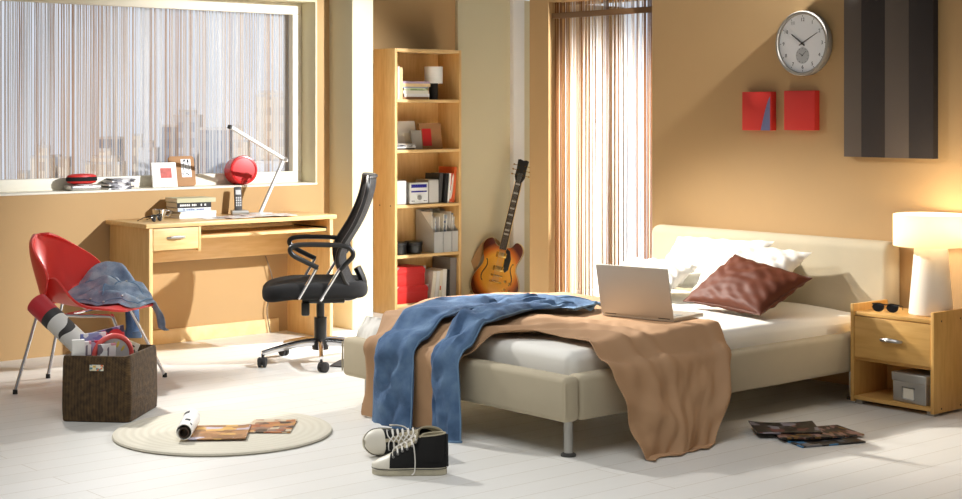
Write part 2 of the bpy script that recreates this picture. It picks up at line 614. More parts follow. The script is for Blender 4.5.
M['floor'] = floor_mat()
M['denim'] = denim('blue_denim', C(54, 80, 114), C(80, 109, 145), C(114, 143, 174))
M['denim_pale'] = denim('washed_denim', C(98, 116, 142), C(146, 164, 186), C(200, 210, 218))
M['denim_seam'] = mat('denim_seam', C(112, 144, 176), 0.9)
M['wicker'] = wicker()
M['rug'] = rug_mat()
M['glass'] = glass_mat()
M['string_white'] = string_mat('white_string', C(246, 245, 244), 0.4)
M['string_beige'] = string_mat('beige_string', C(234, 218, 200), 0.42)
M['string_brown'] = string_mat('brown_string', C(214, 184, 156), 0.42)
M['string_dark'] = string_mat('dark_brown_string', C(150, 108, 72), 0.2)
M['shade'] = shade_mat()
M['sunburst'] = sunburst()
M['poster'] = poster_mat()

# ------------------------------------------------------------------ setting
o = struct(MB().box(-1.0, 9.0, -1.0, 9.0, -0.06, 0.0).build('floor', M['floor']))

# left wall, with the opening of the wide window
WX0, WX1, WZ0, WZ1 = 2.6, 5.674, 0.92, 2.07
w = MB()
w.box(0.6, 5.80, 8.2, 8.5, 0.0, WZ0 - 0.012)
w.box(0.6, 5.80, 8.2, 8.5, WZ1 + 0.012, 2.2)
w.box(0.6, WX0 - 0.012, 8.2, 8.5, WZ0 - 0.012, WZ1 + 0.012)
w.box(WX1 + 0.012, 5.80, 8.2, 8.5, WZ0 - 0.012, WZ1 + 0.012)
struct(w.build('wall_left', M['wall']))
w1 = thing('window_1', 'wide window with pale cream frame above the desk', 'window', (4.1, 8.2, 0.92))
w1['kind'] = 'structure'
mb = MB()
mb.box(WX0, WX1, 8.355, 8.40, WZ0, WZ0 + 0.07, 0.004)
mb.box(WX0, WX1, 8.355, 8.40, WZ1 - 0.075, WZ1, 0.004)
mb.box(WX1 - 0.068, WX1, 8.355, 8.40, WZ0 + 0.07, WZ1 - 0.075, 0.004)
mb.box(WX0, WX0 + 0.07, 8.355, 8.40, WZ0 + 0.07, WZ1 - 0.075, 0.004)
for v in mb.bm.verts: v.co -= Vector((4.1, 8.2, 0.92))
mb.build('window_frame', M['creamlight'], w1)
mb = MB()
mb.box(WX0 - 0.012, WX1 + 0.012, 8.199, 8.5, WZ1, WZ1 + 0.012)
mb.box(WX1, WX1 + 0.012, 8.199, 8.5, WZ0, WZ1)
mb.box(WX0 - 0.012, WX0, 8.199, 8.5, WZ0, WZ1)
for v in mb.bm.verts: v.co -= Vector((4.1, 8.2, 0.92))
mb.build('window_reveal', M['cream'], w1)
mb = MB(); mb.box(WX0 - 0.012, WX1 + 0.012, 8.195, 8.5, WZ0 - 0.012, WZ0, 0.002)
for v in mb.bm.verts: v.co -= Vector((4.1, 8.2, 0.92))
mb.build('window_sill', M['creamlight'], w1)
mb = MB(); mb.box(WX0, WX1, 8.472, 8.478, WZ0, WZ1)
for v in mb.bm.verts: v.co -= Vector((4.1, 8.2, 0.92))
mb.build('glass_pane', M['glass'], w1)

struct(MB().box(4.29, 5.39, 8.186, 8.2, 0.0, 0.085, 0.003).build('baseboard_left', M['birch_edge']))

# pilaster, niche wall, cream panel and a strip painted as if lit in the corner
struct(MB().box(5.782, 5.945, 7.95, 8.6, 0.0, 2.2, 0.004).build('trim_1', M['cream']))
struct(MB().box(5.80, 8.9, 8.6, 8.75, 0.0, 2.2).build('wall_back', M['wall']))
struct(MB().box(7.165, 8.3, 8.572, 8.6, 0.0, 2.2, 0.002).build('trim_2', M['cream']))
struct(MB().box(7.665, 7.775, 8.53, 8.572, 0.0, 2.2, 0.003).build('lit_strip_trim', M['white']))  # white paint here stands in for the light that brightens this strip

# right wall with the tall window
w = MB()
w.box(6.5, 6.72, 2.3, 6.059, 0.0, 2.12)
w.box(6.5, 6.72, 6.915, 7.085, 0.0, 2.07)
w.box(6.5, 6.72, 6.059, 6.915, 2.04, 2.07)
struct(w.build('wall_right', M['wall']))
w2 = thing('window_2', 'tall floor length window beside the bed headboard', 'window', (6.6, 6.487, 0.0))
w2['kind'] = 'structure'
mb = MB()
mb.box(0.0, 0.05, -0.427, -0.41, 0.0, 2.04); mb.box(0.0, 0.05, 0.41, 0.427, 0.0, 2.04)
mb.box(0.0, 0.05, -0.41, 0.41, 0.0, 0.03); mb.box(0.0, 0.05, -0.41, 0.41, 2.02, 2.04)
mb.build('window_frame', M['wall'], w2)
mb = MB(); mb.box(-0.075, -0.05, -0.427, 0.427, 1.938, 1.972, 0.002); mb.build('transom_bar', M['bronze'], w2)
mb = MB(); mb.box(0.02, 0.026, -0.41, 0.41, 0.03, 2.02); mb.build('glass_pane', M['glass'], w2)


# ---------------------------------------------------------- string curtains
def strings(fn, n, zt, zb, bias, wid):
    mb = MB()
    for i in range(n):
        t = (i + R_.random()) / n
        p, depth_dir = fn(t)
        b = bias(t)
        k = R_.random()
        mi = 2 if k < b * 0.55 else (1 if k < b * 1.25 else 0)
        r = R_.uniform(*wid)
        off = R_.uniform(-0.012, 0.012)
        a = p + depth_dir * off
        ph = R_.random() * 9
        pts = []
        for j in range(6):
            f = j / 5
            q = Vector((a.x, a.y, zt + (zb - zt) * f))
            q += depth_dir.cross(Vector((0, 0, 1))) * (0.004 * nz(ph, f * 2.2))
            pts.append(q)
        mb.tube(pts, r, n=4, mi=mi)
    return mb


def bias_left(t):
    if t > .9: return .3
    return 0.28 + 0.5 * max(0, nz(t * 13.0, 3.3)) + 0.4 * sm(0.0, 0.35, nz(t * 7 + 5, 8.1)) * sm(1, .9, t)


mb = strings(lambda t: (Vector((2.64 + t * (5.655 - 2.64), 8.435, 0)), Vector((0, 1, 0))), 520,
             WZ1 - 0.005, WZ0 + 0.01, bias_left, (0.0014, 0.0036))
tag(mb.build('string_curtain', [M['string_white'], M['string_beige'], M['string_brown']]),
    'sheer white and beige string curtain across the wide window over the desk', 'curtain', kind='stuff')


def bias_right(t):
    return 0.35 + 0.6 * max(0, nz(t * 9.0, 13.3)) + 0.9 * sm(0.88, 1.0, t)


mb = strings(lambda t: (Vector((6.545, 6.066 + t * (6.908 - 6.066), 0)), Vector((1, 0, 0))), 150,
             2.035, 0.015, bias_right, (0.0016, 0.0040))
tag(mb.build('string_curtain', [M['string_white'], M['string_beige'], M['string_dark']]),
    'floor length brown and white string curtain in the tall window beside the bed', 'curtain', kind='stuff')

# ------------------------------------------------ skyline beyond the window
FW = (.6527, .7576); RT = (.7576, -.6527)


def at_dist(px, dist):
    t = (px - 481) / 1558
    return Vector(((FW[0] + t * RT[0]) * dist, (FW[1] + t * RT[1]) * dist, 0))


fac_cream = facade('haze_paled_stone_facade', C(228, 216, 200), C(196, 186, 178))  # pale facade colours stand in for haze over the city
fac_grey = facade('blue_grey_glass_facade', C(150, 158, 172), C(128, 138, 156), 3, 3.4, 0.8)
fac_light = facade('light_grey_facade', C(206, 208, 214), C(176, 182, 194), 2.4, 3.4, 0.7)
roofm = mat('pale_roof', C(204, 202, 202), 0.8)
SKY = [
    # px0, px1, tiers [(fraction width, top y)], facade, distance, label
    (20, 36, [(1.0, 173)], fac_cream, 300, 'low pale building at the far left end of the skyline'),
    (33, 53, [(1.0, 158), (0.62, 148), (0.2, 136)], fac_cream, 290, 'stepped cream tower with a slim spire at the left of the skyline'),
    (51, 61, [(1.0, 157)], fac_grey, 320, 'narrow grey block beside the stepped cream tower'),
    (59, 70, [(1.0, 159)], fac_cream, 310, 'plain beige block right of the narrow grey block'),
    (101, 122, [(1.0, 139)], fac_grey, 340, 'broad flat topped grey tower above the stack of disc cases'),
    (89, 123, [(1.0, 164), (0.7, 158), (0.34, 151)], fac_cream, 290, 'stepped cream building in front of the broad grey tower'),
    (133, 142, [(1.0, 136)], fac_cream, 330, 'slim beige tower above the white picture frame'),
    (140, 158, [(1.0, 150), (0.5, 143)], fac_light, 300, 'pale block with a raised centre above the white picture frame'),
    (161, 177, [(1.0, 127)], fac_grey, 330, 'slate grey slab tower left of the domed tower'),
    (175, 201, [(1.0, 117), (0.6, 112)], fac_light, 340, 'tall pale grey tower with a stepped crown in the middle of the skyline'),
    (202, 231, [(1.0, 130)], fac_grey, 310, 'wide grey office tower behind the round red tin'),
    (226, 249, [(1.0, 142), (0.45, 128), (0.15, 120)], fac_cream, 330, 'cream tower with a pointed top right of the wide grey tower'),
    (258, 293, [(1.0, 97), (0.86, 93)], fac_cream, 340, 'tallest beige tower at the right end of the skyline'),
    (246, 293, [(1.0, 163)], fac_light, 280, 'long low white building in front of the tallest beige tower'),
]
for (a, b, tiers, fm, dist, lab) in SKY:
    p = at_dist((a + b) / 2, dist)
    wd = (b - a) / 1558 * dist
    base = -75.0
    th = thing('skyscraper', lab, 'building', (p.x, p.y, base), math.atan2(RT[1], RT[0]), 'towers of the city skyline')
    z0 = 0.0
    for i, (fr, ty) in enumerate(tiers):
        z1 = 1.37 - (ty - 112) * dist / 1558 - base
        hw = wd * fr / 2
        mb = MB()
        if i == len(tiers) - 1 and i > 0 and fr < 0.25:
            mb.lathe([(hw, z0), (hw * 0.9, z0 + (z1 - z0) * .4), (0, z1)], 8)
            mb.build('spire', roofm, th)
        else:
            mb.box(-hw, hw, -hw * .9, hw * .9, z0, z1)
            mb.build('tower_block', fm, th)
            mb = MB(); mb.box(-hw * 1.01, hw * 1.01, -hw * .91, hw * .91, z1, z1 + 0.5)
            mb.build('parapet', roofm, th)
        z0 = z1

# -------------------------------------------------------------------- desk
DX0, DX1, DY0, DY1, DZ = 4.208, 5.492, 7.72, 8.19, 0.75
d = thing('computer_desk', 'birch veneer computer desk with a drawer and keyboard shelf under the window', 'desk', (4.864, 7.95, 0))
def L(mb, ox, oy, oz=0.0):
    for v in mb.bm.verts: v.co -= Vector((ox, oy, oz))
    return mb
def dpart(name, mat_, *b, bev=0.0015, parent=d):
    return L(MB().box(*b, bev), 4.864, 7.95).build(name, mat_, parent)
dpart('desk_top', M['birch_h'], DX0, DX1, DY0 - 0.01, DY1, DZ - 0.024, DZ, bev=0.003)
dpart('side_panel', M['birch'], DX0 + 0.022, DX0 + 0.045, DY0, DY1 - 0.01, 0.0, DZ - 0.024)
dpart('side_panel', M['birch'], DX1 - 0.045, DX1 - 0.022, DY0, DY1 - 0.01, 0.0, DZ - 0.024)
dpart('back_panel', M['birch_h'], DX0 + 0.045, DX1 - 0.045, DY1 - 0.06, DY1 - 0.042, 0.49, DZ - 0.024)
dpart('drawer_carcass', M['birch'], DX0 + 0.335, DX0 + 0.352, DY0 + 0.002, DY1 - 0.06, 0.585, DZ - 0.024)
dpart('drawer_carcass', M['birch_h'], DX0 + 0.045, DX0 + 0.335, DY0 + 0.03, DY1 - 0.06, 0.585, 0.597)
dr = dpart('drawer', M['birch_h'], DX0 + 0.048, DX0 + 0.332, DY0 - 0.001, DY0 + 0.3, 0.600, DZ - 0.029)
mb = MB()
hx = DX0 + 0.19
mb.tube([(hx - .055 - 4.864, DY0 - 7.95, .668), (hx - .04 - 4.864, DY0 - .018 - 7.95, .670), (hx - 4.864, DY0 - .025 - 7.95, .672),
         (hx + .04 - 4.864, DY0 - .018 - 7.95, .670), (hx + .055 - 4.864, DY0 - 7.95, .668)], [.006, .008, .009, .008, .006], 8)
mb.build('handle', M['silver'], dr)
dpart('keyboard_shelf', M['birch_h'], DX0 + 0.365, DX1 - 0.058, DY0 + 0.02, DY1 - 0.1, 0.652, 0.668)
dpart('runner', M['black_plastic'], DX0 + 0.353, DX0 + 0.364, DY0 + 0.03, DY1 - 0.1, 0.648, 0.676)
dpart('runner', M['black_plastic'], DX1 - 0.057, DX1 - 0.046, DY0 + 0.03, DY1 - 0.1, 0.648, 0.676)
mb = MB(); mb.tube(spl([(5.28, 8.17, .48), (5.33, 8.16, .30), (5.29, 8.17, .16), (5.31, 8.165, 0.006)], 16), 0.004, 6)
tag(mb.build('power_cable', M['cable']), 'thin grey cable hanging down the wall beneath the desk', 'cable')

# ------------------------------------------------------- things on the desk
t = thing('coffee_cup', 'shiny silver cup with a handle beside the stack of books on the desk', 'cup', (4.43, 7.965, DZ))
MB().lathe([(0, .001), (.022, .001), (.026, .006), (.036, .03), (.041, .062), (.0385, .062), (.033, .03), (.022, .009), (0, .009)], 24).build('cup_body', M['chrome'], t)
a = math.atan2(RT[1], RT[0])
MB().tube([(math.cos(a) * x, math.sin(a) * x, z) for x, z in [(.036, .052), (.056, .055), (.066, .044), (.056, .026), (.034, .022)]], .0045, 8).build('cup_handle', M['chrome'], t)
t = thing('sunglasses', 'black folded sunglasses near the front left corner of the desk', 'glasses', (4.36, 7.86, DZ), 0.55)
def glasses(t, w=0.062):
    for s in (-1, 1):
        MB().prism([(s * .034 + w * .46 * math.cos(q) * (1 if math.sin(q) > 0 else .92), .021 * math.sin(q) + .022) for q in [2 * PI * k / 18 for k in range(18)]],
                   -.0015, .0015, M=frame((0, 0, 0), (1, 0, 0), (0, .25, .97), (0, -.97, .25)), bev=.0006).build('lens', M['lens'], t)
        MB().tube([(s * .062, .005, .036), (s * .066, .05, .026), (s * .05, .1, .006)], [.003, .0025, .002], 6).build('temple', M['black_plastic'], t)
    MB().tube(spl([(-.064, .008, .036), (-.03, .006, .040), (0, .005, .035), (.03, .006, .040), (.064, .008, .036)], 15), .003, 6).build('bridge', M['black_plastic'], t)
glasses(t)


def book(name, label, x, y, z, w, dpt, h, cov, rotz, group=None, spine_marks=None, cat='book'):
    """Book lying flat: spine along local -y."""
    t = thing(name, label, cat, (x, y, z), rotz, group)
    mb = MB()
    mb.box(-w / 2, w / 2, -dpt / 2, dpt / 2, 0, .0022); mb.box(-w / 2, w / 2, -dpt / 2, dpt / 2, h - .0022, h)
    mb.box(-w / 2, w / 2, -dpt / 2, -dpt / 2 + .003, .0022, h - .0022)
    mb.build('cover', cov, t)
    MB().box(-w / 2 + .003, w / 2 - .003, -dpt / 2 + .003, dpt / 2 - .004, .0022, h - .0022).build('pages', M['page'], t)
    if spine_marks:
        mb = MB(); x0 = -w * .42
        for k in range(14):
            wl = R_.uniform(.004, .012)
            if R_.random() < .72:
                mb.box(x0, x0 + wl, -dpt / 2 - .0006, -dpt / 2, h * .32, h * .68)
            x0 += wl + .003
            if x0 > w * .36: break
        mb.build('spine_lettering', spine_marks, t)
    return t


M['olive'] = mat('olive_green_cover', C(190, 186, 150), 0.6)
M['bluewhite'] = printed('pale_blue_cover', [C(232, 234, 236), C(190, 204, 220), C(236, 236, 232), C(140, 160, 190), C(236, 236, 232)], (18, 40, 60))
zz = DZ
specs = [('white book at the bottom of the stack on the desk', .235, .17, .024, M['white'], None),
         ('slim cream book second from the bottom of the desk stack', .225, .165, .016, M['creamlight'], None),
         ('pale blue and white book in the middle of the desk stack', .21, .16, .021, M['bluewhite'], M['slate']),
         ('black book with white spine lettering near the top of the desk stack', .215, .165, .031, M['ink'], M['white']),
         ('olive green book on top of the stack on the desk', .245, .175, .025, M['olive'], None)]
for i, (lab, w_, dp, h_, cv, mk) in enumerate(specs):
    book('hardback_book', lab, 4.68 + [.02, .03, 0, .0, .012][i], 8.07, zz, w_, dp, h_, cv, -.10 + [.03, -.02, .02, 0, .0][i], 'stack of books on the desk', mk)
    zz += h_
# cordless phone
t = thing('cordless_phone', 'grey cordless phone standing in its charging base on the desk', 'phone', (5.035, 8.085, DZ), -.35)
MB().prism([(-.05, -.05), (.05, -.05), (.042, .045), (-.042, .045)], 0, .028, bev=.008).build('charging_base', M['steel'], t)
hs = MB().box(-.023, .023, -.012, .014, .0, .15, .009, M=Matrix.Translation((0, .012, .02)) @ rot('X', -10)).build('handset', M['darkgrey'], t)
MB().box(-.016, .016, -.0135, -.012, .10, .128, M=Matrix.Translation((0, .012, .02)) @ rot('X', -10)).build('display', M['lightgrey'], hs)
mb = MB()
for r in range(4):
    for c in range(3):
        mb.box(-.016 + c * .012, -.008 + c * .012, -.014, -.012, .03 + r * .015, .04 + r * .015, M=Matrix.Translation((0, .012, .02)) @ rot('X', -10))
mb.build('keypad', M['lightgrey'], hs)
# papers
M['newsprint'] = printed('printed_paper', [C(240, 238, 234), C(236, 234, 230), C(206, 200, 198), C(240, 238, 234), C(214, 150, 140), C(238, 236, 232)], (26, 60, 1))
for i, (x, y, r, lab) in enumerate([(4.83, 7.92, -.15, 'white printed sheets lying under the open newspaper on the desk, nearest the books'),
                                    (4.93, 7.87, .05, 'open printed newspaper lying across the middle of the desk'),
                                    (5.08, 7.83, -.3, 'loose white sheet at the foot of the desk lamp')]):
    def pf(u, v, i=i):
        return Vector(((u - .5) * .30, (v - .5) * .21, .002 + i * .0035 + .006 * max(0, nz(u * 3 + i * 5, v * 3)) * sm(0, .3, u)))
    tag(MB().shell(pf, 12, 8, .0012).build('paper_sheet', M['newsprint'], None, (x, y, DZ), r), lab, 'paper', 'papers on the desk')
# desk lamp
t = thing('desk_lamp', 'slim white articulated desk lamp standing on the desk', 'lamp', (5.13, 7.99, DZ))
MB().lathe([(0, 0), (.075, 0), (.075, .008), (.07, .012), (.012, .014), (.012, .022), (0, .022)], 32).build('lamp_base', M['white_gloss'], t)
J0 = Vector((0.0, 0.0, .02)); J1 = Vector((5.255, 7.93, 1.085)) - Vector((5.13, 7.99, DZ)); J2 = Vector((4.80, 7.80, 1.283)) - Vector((5.13, 7.99, DZ))
mb = MB(); sd = (J1 - J0).cross(Vector((0, 0, 1))).normalized() * 0
mb.tube([J0, J1], .0115, 8); mb.build('lower_arm', M['white_gloss'], t)
mb = MB(); off = Vector((-.017, -.012, 0)); mb.tube([J0 + off, J1 + off], .0045, 8); mb.build('tension_rod', M['silver'], t)
up = (J2 - J1).normalized(); sdv = up.cross(Vector((0, 0, 1))).normalized(); upn = sdv.cross(up)
mb = MB().box(-.03, (J2 - J1).length, -.0125, .0125, -.009, .009, .004, M=frame(J1, up, sdv, upn))
ua = mb.build('upper_arm', M['white_gloss'], t)
MB().box((J2 - J1).length - .004, (J2 - J1).length + .012, -.013, .013, -.012, .010, .003, M=frame(J1, up, sdv, upn)).build('arm_tip', M['darkgrey'], ua)
MB().lathe([(0, -.018), (.013, -.018), (.013, .018), (0, .018)], 16, M=frame(J1, up, upn, sdv)).build('joint', M['silver'], t)

# ---------------------------------------------------------- things on sill
SZ = WZ0
t = thing('silver_case', 'flat silver portable disc player under the red pouch on the window sill', 'player', (4.105, 8.275, SZ))
MB().box(-.095, .095, -.06, .06, 0, .033, .010, 3).build('casing', M['silver'], t)
MB().lathe([(0, .033), (.055, .033), (.053, .036), (0, .037)], 28).build('disc_lid', M['lightgrey'], t)
t = thing('zip_pouch', 'oval red and black pouch lying on the silver player on the sill', 'case', (4.10, 8.27, SZ + .037))
def pouch(z0, z1, sx, sy, mi_r):
    return [(sx * (1 - .25 * abs(k)), k) for k in (-1, 1)]
mb = MB(); mb.lathe([(0, 0), (.06, .001), (.080, .009), (.083, .017)], 32); mb.build('lower_shell', M['red'], t).scale = (1.08, .62, 1)
mb = MB(); mb.lathe([(.083, .017), (.087, .020), (.087, .038), (.083, .041)], 32); mb.build('zip_band', M['black_fabric'], t).scale = (1.08, .62, 1)
mb = MB(); mb.lathe([(.083, .041), (.078, .050), (.06, .057), (0, .060)], 32); mb.build('upper_shell', M['red'], t).scale = (1.08, .62, 1)
M['cdinsert'] = printed('disc_case_insert', [C(70, 68, 72), C(220, 218, 216), C(150, 148, 152), C(236, 236, 234), C(96, 94, 100)], (30, 20, 90))
words = ['lowest grey disc case in the stack on the sill', 'second disc case from the bottom of the sill stack', 'third disc case up in the sill stack',
         'fourth disc case up in the sill stack', 'fifth disc case up in the sill stack, below the skewed one', 'topmost dark and white disc case, skewed to the right on the sill stack']
for i, lab in enumerate(words):
    t = thing('disc_case', lab, 'disc case', (4.325 + R_.uniform(-.012, .012) + (.02 if i == 5 else 0), 8.275, SZ + i * .0105), R_.uniform(-.2, .2) - .1, 'disc cases on the window sill')
    MB().box(-.071, .071, -.062, .062, 0, .0100, .001).build('case_shell', [M['cdinsert']], t)
    MB().box(-.0715, -.058, -.0625, .0625, .001, .0092).build('case_spine', M['darkgrey'] if i % 2 else M['white'], t)


def picture_frame(name, label, x, y, z, w, h, lean, rotz, fm, inner, im, th=.014, back=True, corner=.004):
    t = thing(name, label, 'picture frame', (x, y, z), rotz)
    T = rot('X', -lean)
    def rr(x0, x1, y0, y1, r):
        out = []
        for cx, cy, a0 in ((x1 - r, y1 - r, 0), (x0 + r, y1 - r, 90), (x0 + r, y0 + r, 180), (x1 - r, y0 + r, 270)):
            for k in range(5):
                q = math.radians(a0 + k * 22.5); out.append((cx + r * math.cos(q), cy + r * math.sin(q)))
        return out
    up = T @ frame((0, 0, 0), (1, 0, 0), (0, 0, 1), (0, -1, 0))
    MB().prism(rr(-w / 2, w / 2, 0, h, corner), 0, th, M=up, bev=.0015).build('frame_board', fm, t)
    ix0, ix1, iy0, iy1 = inner
    pic = MB().prism(rr(ix0, ix1, iy0, iy1, .003), th - .001, th + .0012, M=up).build('picture', im, t)
    if back:
        MB().box(-.02, .02, 0.002, .006, .0, h * .6, M=T @ Matrix.Translation((0, .0, .0)) @ rot('X', 0)).build('easel_back', M['darkgrey'], t)
    return t, up


picture_frame('photo_frame', 'white square frame around a small red picture on the sill', 4.63, 8.26, SZ, .155, .15, 13, -.12, M['white'], (-.025, .045, .055, .115),
              mat('muted_red_print', C(186, 84, 74), .6, var=.25, vscale=30))
t, up = picture_frame('photo_frame', 'rounded brown frame with a black and white picture on the sill', 4.775, 8.30, SZ, .165, .185, 13, -.10, M['kraft'], (-.005, .058, .055, .165), M['clock_face'], corner=.018)
mb = MB()
cx_, cy_ = .03, .115
for r0, a0, a1, wd in ((.038, 60, 250, .008), (.026, -60, 130, .007), (.014, 90, 330, .006)):
    pts = [Vector((cx_ + r0 * math.cos(math.radians(q)) * .62, cy_ + r0 * math.sin(math.radians(q)), .0155)) for q in range(a0, a1, 12)]
    mb.tube(pts, wd / 2, 5, M=up, sx=.3)
for k in range(9):
    x = R_.uniform(.0, .05); y = R_.choice([R_.uniform(.06, .078), R_.uniform(.145, .16)])
    mb.box(x - .006, x + .004, y - .004, y + .004, .014, .0156, M=up)
mb.build('picture_marks', M['ink'], t)
# red round tin on its side
t = thing('round_tin', 'glossy red round tin lying on its side on the window sill', 'tin', (5.165, 8.28, SZ))
ax = (Vector((-FW[0], -FW[1], 0)) * .86 + Vector((RT[0], RT[1], 0)) * .5 + Vector((0, 0, .10))).normalized()
sx_ = Vector((0, 0, 1)).cross(ax).normalized(); sy_ = ax.cross(sx_)
Mt = frame(Vector((0, -.005, .088)), sx_, sy_, ax)
MB().lathe([(0, -.062), (.080, -.062), (.086, -.056), (.086, .030), (.0, .030)], 40, M=Mt).build('tin_body', M['red_gloss'], t)
MB().lathe([(.086, .028), (.089, .030), (.089, .056), (.085, .061), (.078, .062), (.073, .058), (0, .060)], 40, M=Mt).build('tin_lid', M['red_gloss'], t)

# --------------------------------------------------------------- bookshelf
BX0, BX1, BY0, BY1 = 6.404, 6.988, 8.32, 8.56
bcx, bcy = (BX0 + BX1) / 2, (BY0 + BY1) / 2
t = thing('bookshelf', 'tall open birch bookshelf with five compartments in the wall niche', 'bookshelf', (bcx, bcy, 0))
def bpart(name, m, *b, parent=t, bev=.0012):
    return L(MB().box(*b, bev), bcx, bcy).build(name, m, parent)
s1 = bpart('side_panel', M['birch'], BX0, BX0 + .02, BY0, BY1, 0, 1.80)
s2 = bpart('side_panel', M['birch'], BX1 - .02, BX1, BY0, BY1, 0, 1.80)
bpart('top_panel', M['birch_h'], BX0 + .02, BX1 - .02, BY0, BY1, 1.778, 1.80)
SH = [.070, .400, .740, 1.114, 1.456]
for z in SH:
    bpart('shelf_board', M['birch_h'], BX0 + .02, BX1 - .02, BY0 + .004, BY1 - .008, z - .021, z)
bpart('plinth', M['birch_h'], BX0 + .02, BX1 - .02, BY0 + .02, BY0 + .036, 0, .049)
bpart('back_panel', M['birch'], BX0 + .02, BX1 - .02, BY1 - .008, BY1, 0.049, 1.778)
mb = MB()
for y in (.05, .17):
    mb.ball((BX0, BY0 + y, .735), .003, .006, .006, 8)
L(mb, bcx, bcy).build('cover_cap', M['bronze'], s1)
PX = .584 / 66.8
def bx(px): return BX0 + (px - 394.7) * PX
FY = BY0 + .02


def upright(name, label, x0, x1, h, dpt, z, cov, tilt=0, group=None, y=FY, cat='book', pages=True):
    t = thing(name, label, cat, (x0, y, z), 0, group)
    T = Matrix.Translation((0, 0, .001 if tilt else 0)) @ rot('Y', tilt)
    if tilt < 0:
        T = Matrix.Translation((x1 - x0, 0, 0)) @ rot('Y', tilt) @ Matrix.Translation((x0 - x1, 0, 0))
    w = x1 - x0; c = min(.003, w * .2)
    mb = MB()
    mb.box(0, c, 0, dpt, 0, h, M=T); mb.box(w - c, w, 0, dpt, 0, h, M=T); mb.box(c, w - c, 0, c, 0, h, M=T)
    mb.build('cover', cov, t)
    if pages:
        MB().box(c, w - c, c, dpt - .004, .003, h - .004, M=T).build('pages', M['page'], t)
    return t


# top compartment
z = SH[4]
M['pinkred'] = mat('dusty_pink_cover', C(206, 128, 110), 0.6)
upright('hardback_book', 'thin pink backed book standing at the far left of the top shelf', bx(397), bx(399.2), .225, .16, z, M['pinkred'], group='books on the top shelf')
upright('hardback_book', 'thin white book standing second from the left on the top shelf', bx(399.4), bx(400.8), .222, .16, z, M['white'], group='books on the top shelf')
upright('magazine_file', 'plain wooden file standing left of the stack on the top shelf', bx(401.2), bx(404), .216, .17, z, M['birch_edge'], cat='file', group='books on the top shelf')
M['lav'] = mat('lavender_cover', C(184, 160, 182), 0.6); M['bluegrey'] = mat('blue_grey_cover', C(160, 168, 182), 0.5)
M['greenish'] = printed('green_white_cover', [C(210, 220, 170), C(232, 232, 222), C(150, 170, 110), C(236, 236, 230)], (12, 30, 40))
st = [('tan card folder at the bottom of the top shelf stack', 404.5, 413, .017, M['kraft']),
      ('thick white booklet second from the bottom of the top shelf stack', 406, 431, .022, M['white']),
      ('white booklet in the middle of the top shelf stack', 405, 430, .022, M['creamlight']),
      ('green and white magazine in the top shelf stack', 406, 429, .016, M['greenish']),
      ('thin blue grey folder near the top of the top shelf stack', 404.3, 430, .009, M['bluegrey']),
      ('thick beige book under the lavender book on the top shelf stack', 404.3, 432, .022, M['birch_edge']),
      ('lavender book on top of the top shelf stack', 404.3, 431.5, .015, M['lav'])]
zz = z
for i, (lab, a, b, h_, cv) in enumerate(st):
    if i == 0:
        b = 430
    book('stacked_book', lab, (bx(a) + bx(b)) / 2, FY + .085, zz, bx(b) - bx(a), .16, h_, cv, R_.uniform(-.015, .015), 'stack on the top shelf')
    zz += h_
t = thing('shelf_lamp', 'small lamp with a white drum shade and black foot on the top shelf', 'lamp', (bx(440.5), FY + .062, z))
MB().lathe([(0, 0), (.031, 0), (.031, .112), (.026, .115), (0, .115)], 24).build('lamp_foot', M['black_plastic'], t)
MB().lathe([(.064, .112), (.064, .228), (.062, .228), (.062, .112)], 32, closed=True).build('lamp_shade', M['white'], t)
MB().lathe([(0, .115), (.008, .115), (.008, .2), (0, .2)], 10).build('lamp_stem', M['silver'], t)

# second compartment
z = SH[3]
picture_frame('photo_frame', 'large white frame leaning at the back of the second shelf', bx(415.5), FY + .105, z, .205, .195, 12, -.03, M['white'], (.0, .08, .02, .11), M['creamlight'])
picture_frame('photo_frame', 'grey card frame leaning in front of the white frame on the second shelf', bx(423), FY + .06, z, .088, .13, 9, -.03, M['grey'], (-.034, .034, .012, .118), M['grey'])
picture_frame('photo_frame', 'brown frame with a rounded red picture on the second shelf', bx(438.8), FY + .075, z, .19, .178, 8, -.02, M['kraft'], (-.075, .003, .02, .14), M['red'])
for i, lab in enumerate(['lowest grey magazine in front of the white frame on the second shelf', 'white magazine second from the bottom on the second shelf', 'brown and white magazine third from the bottom on the second shelf', 'topmost grey magazine on the second shelf']):
    t = tag(MB().box(-.085, .085, -.05, .05, 0, .010, .001).build('magazine', [M['darkgrey'], M['white'], M['cdinsert'], M['grey']][i], None, (bx(407 + [0, 1, 1.5, .5][i]), FY + .01 + .05, z + i * .0105), [.05, -.06, .0, -.03][i]), lab, 'magazine', 'magazines on the second shelf')

# third compartment: mini stereo, books
z = SH[2]
def speaker(lab, x0, x1, h):
    t = thing('stereo_speaker', lab, 'speaker', ((x0 + x1) / 2, FY, z), 0, 'stereo speakers')
    w = x1 - x0
    MB().box(-w / 2, w / 2, .006, .15, 0, h, .003).build('speaker_cabinet', M['grey'], t)
    MB().box(-w / 2 + .003, w / 2 - .003, 0, .008, .004, h - .004, .003).build('speaker_grille', mat('pale_speaker_cloth', C(204, 200, 194), .9, bump=.5, bscale=400), t)
speaker('pale grey loudspeaker left of the mini stereo', bx(397.6), bx(408), .165)
speaker('pale grey loudspeaker right of the mini stereo', bx(430), bx(440.3), .165)
x0, x1 = bx(411), bx(429.3); w = x1 - x0
t = thing('mini_stereo', 'silver mini stereo with blue displays between two loudspeakers', 'stereo', ((x0 + x1) / 2, FY, z))
MB().box(-w / 2, w / 2, .012, .15, .006, .146, .003).build('stereo_casing', M['lightgrey'], t)
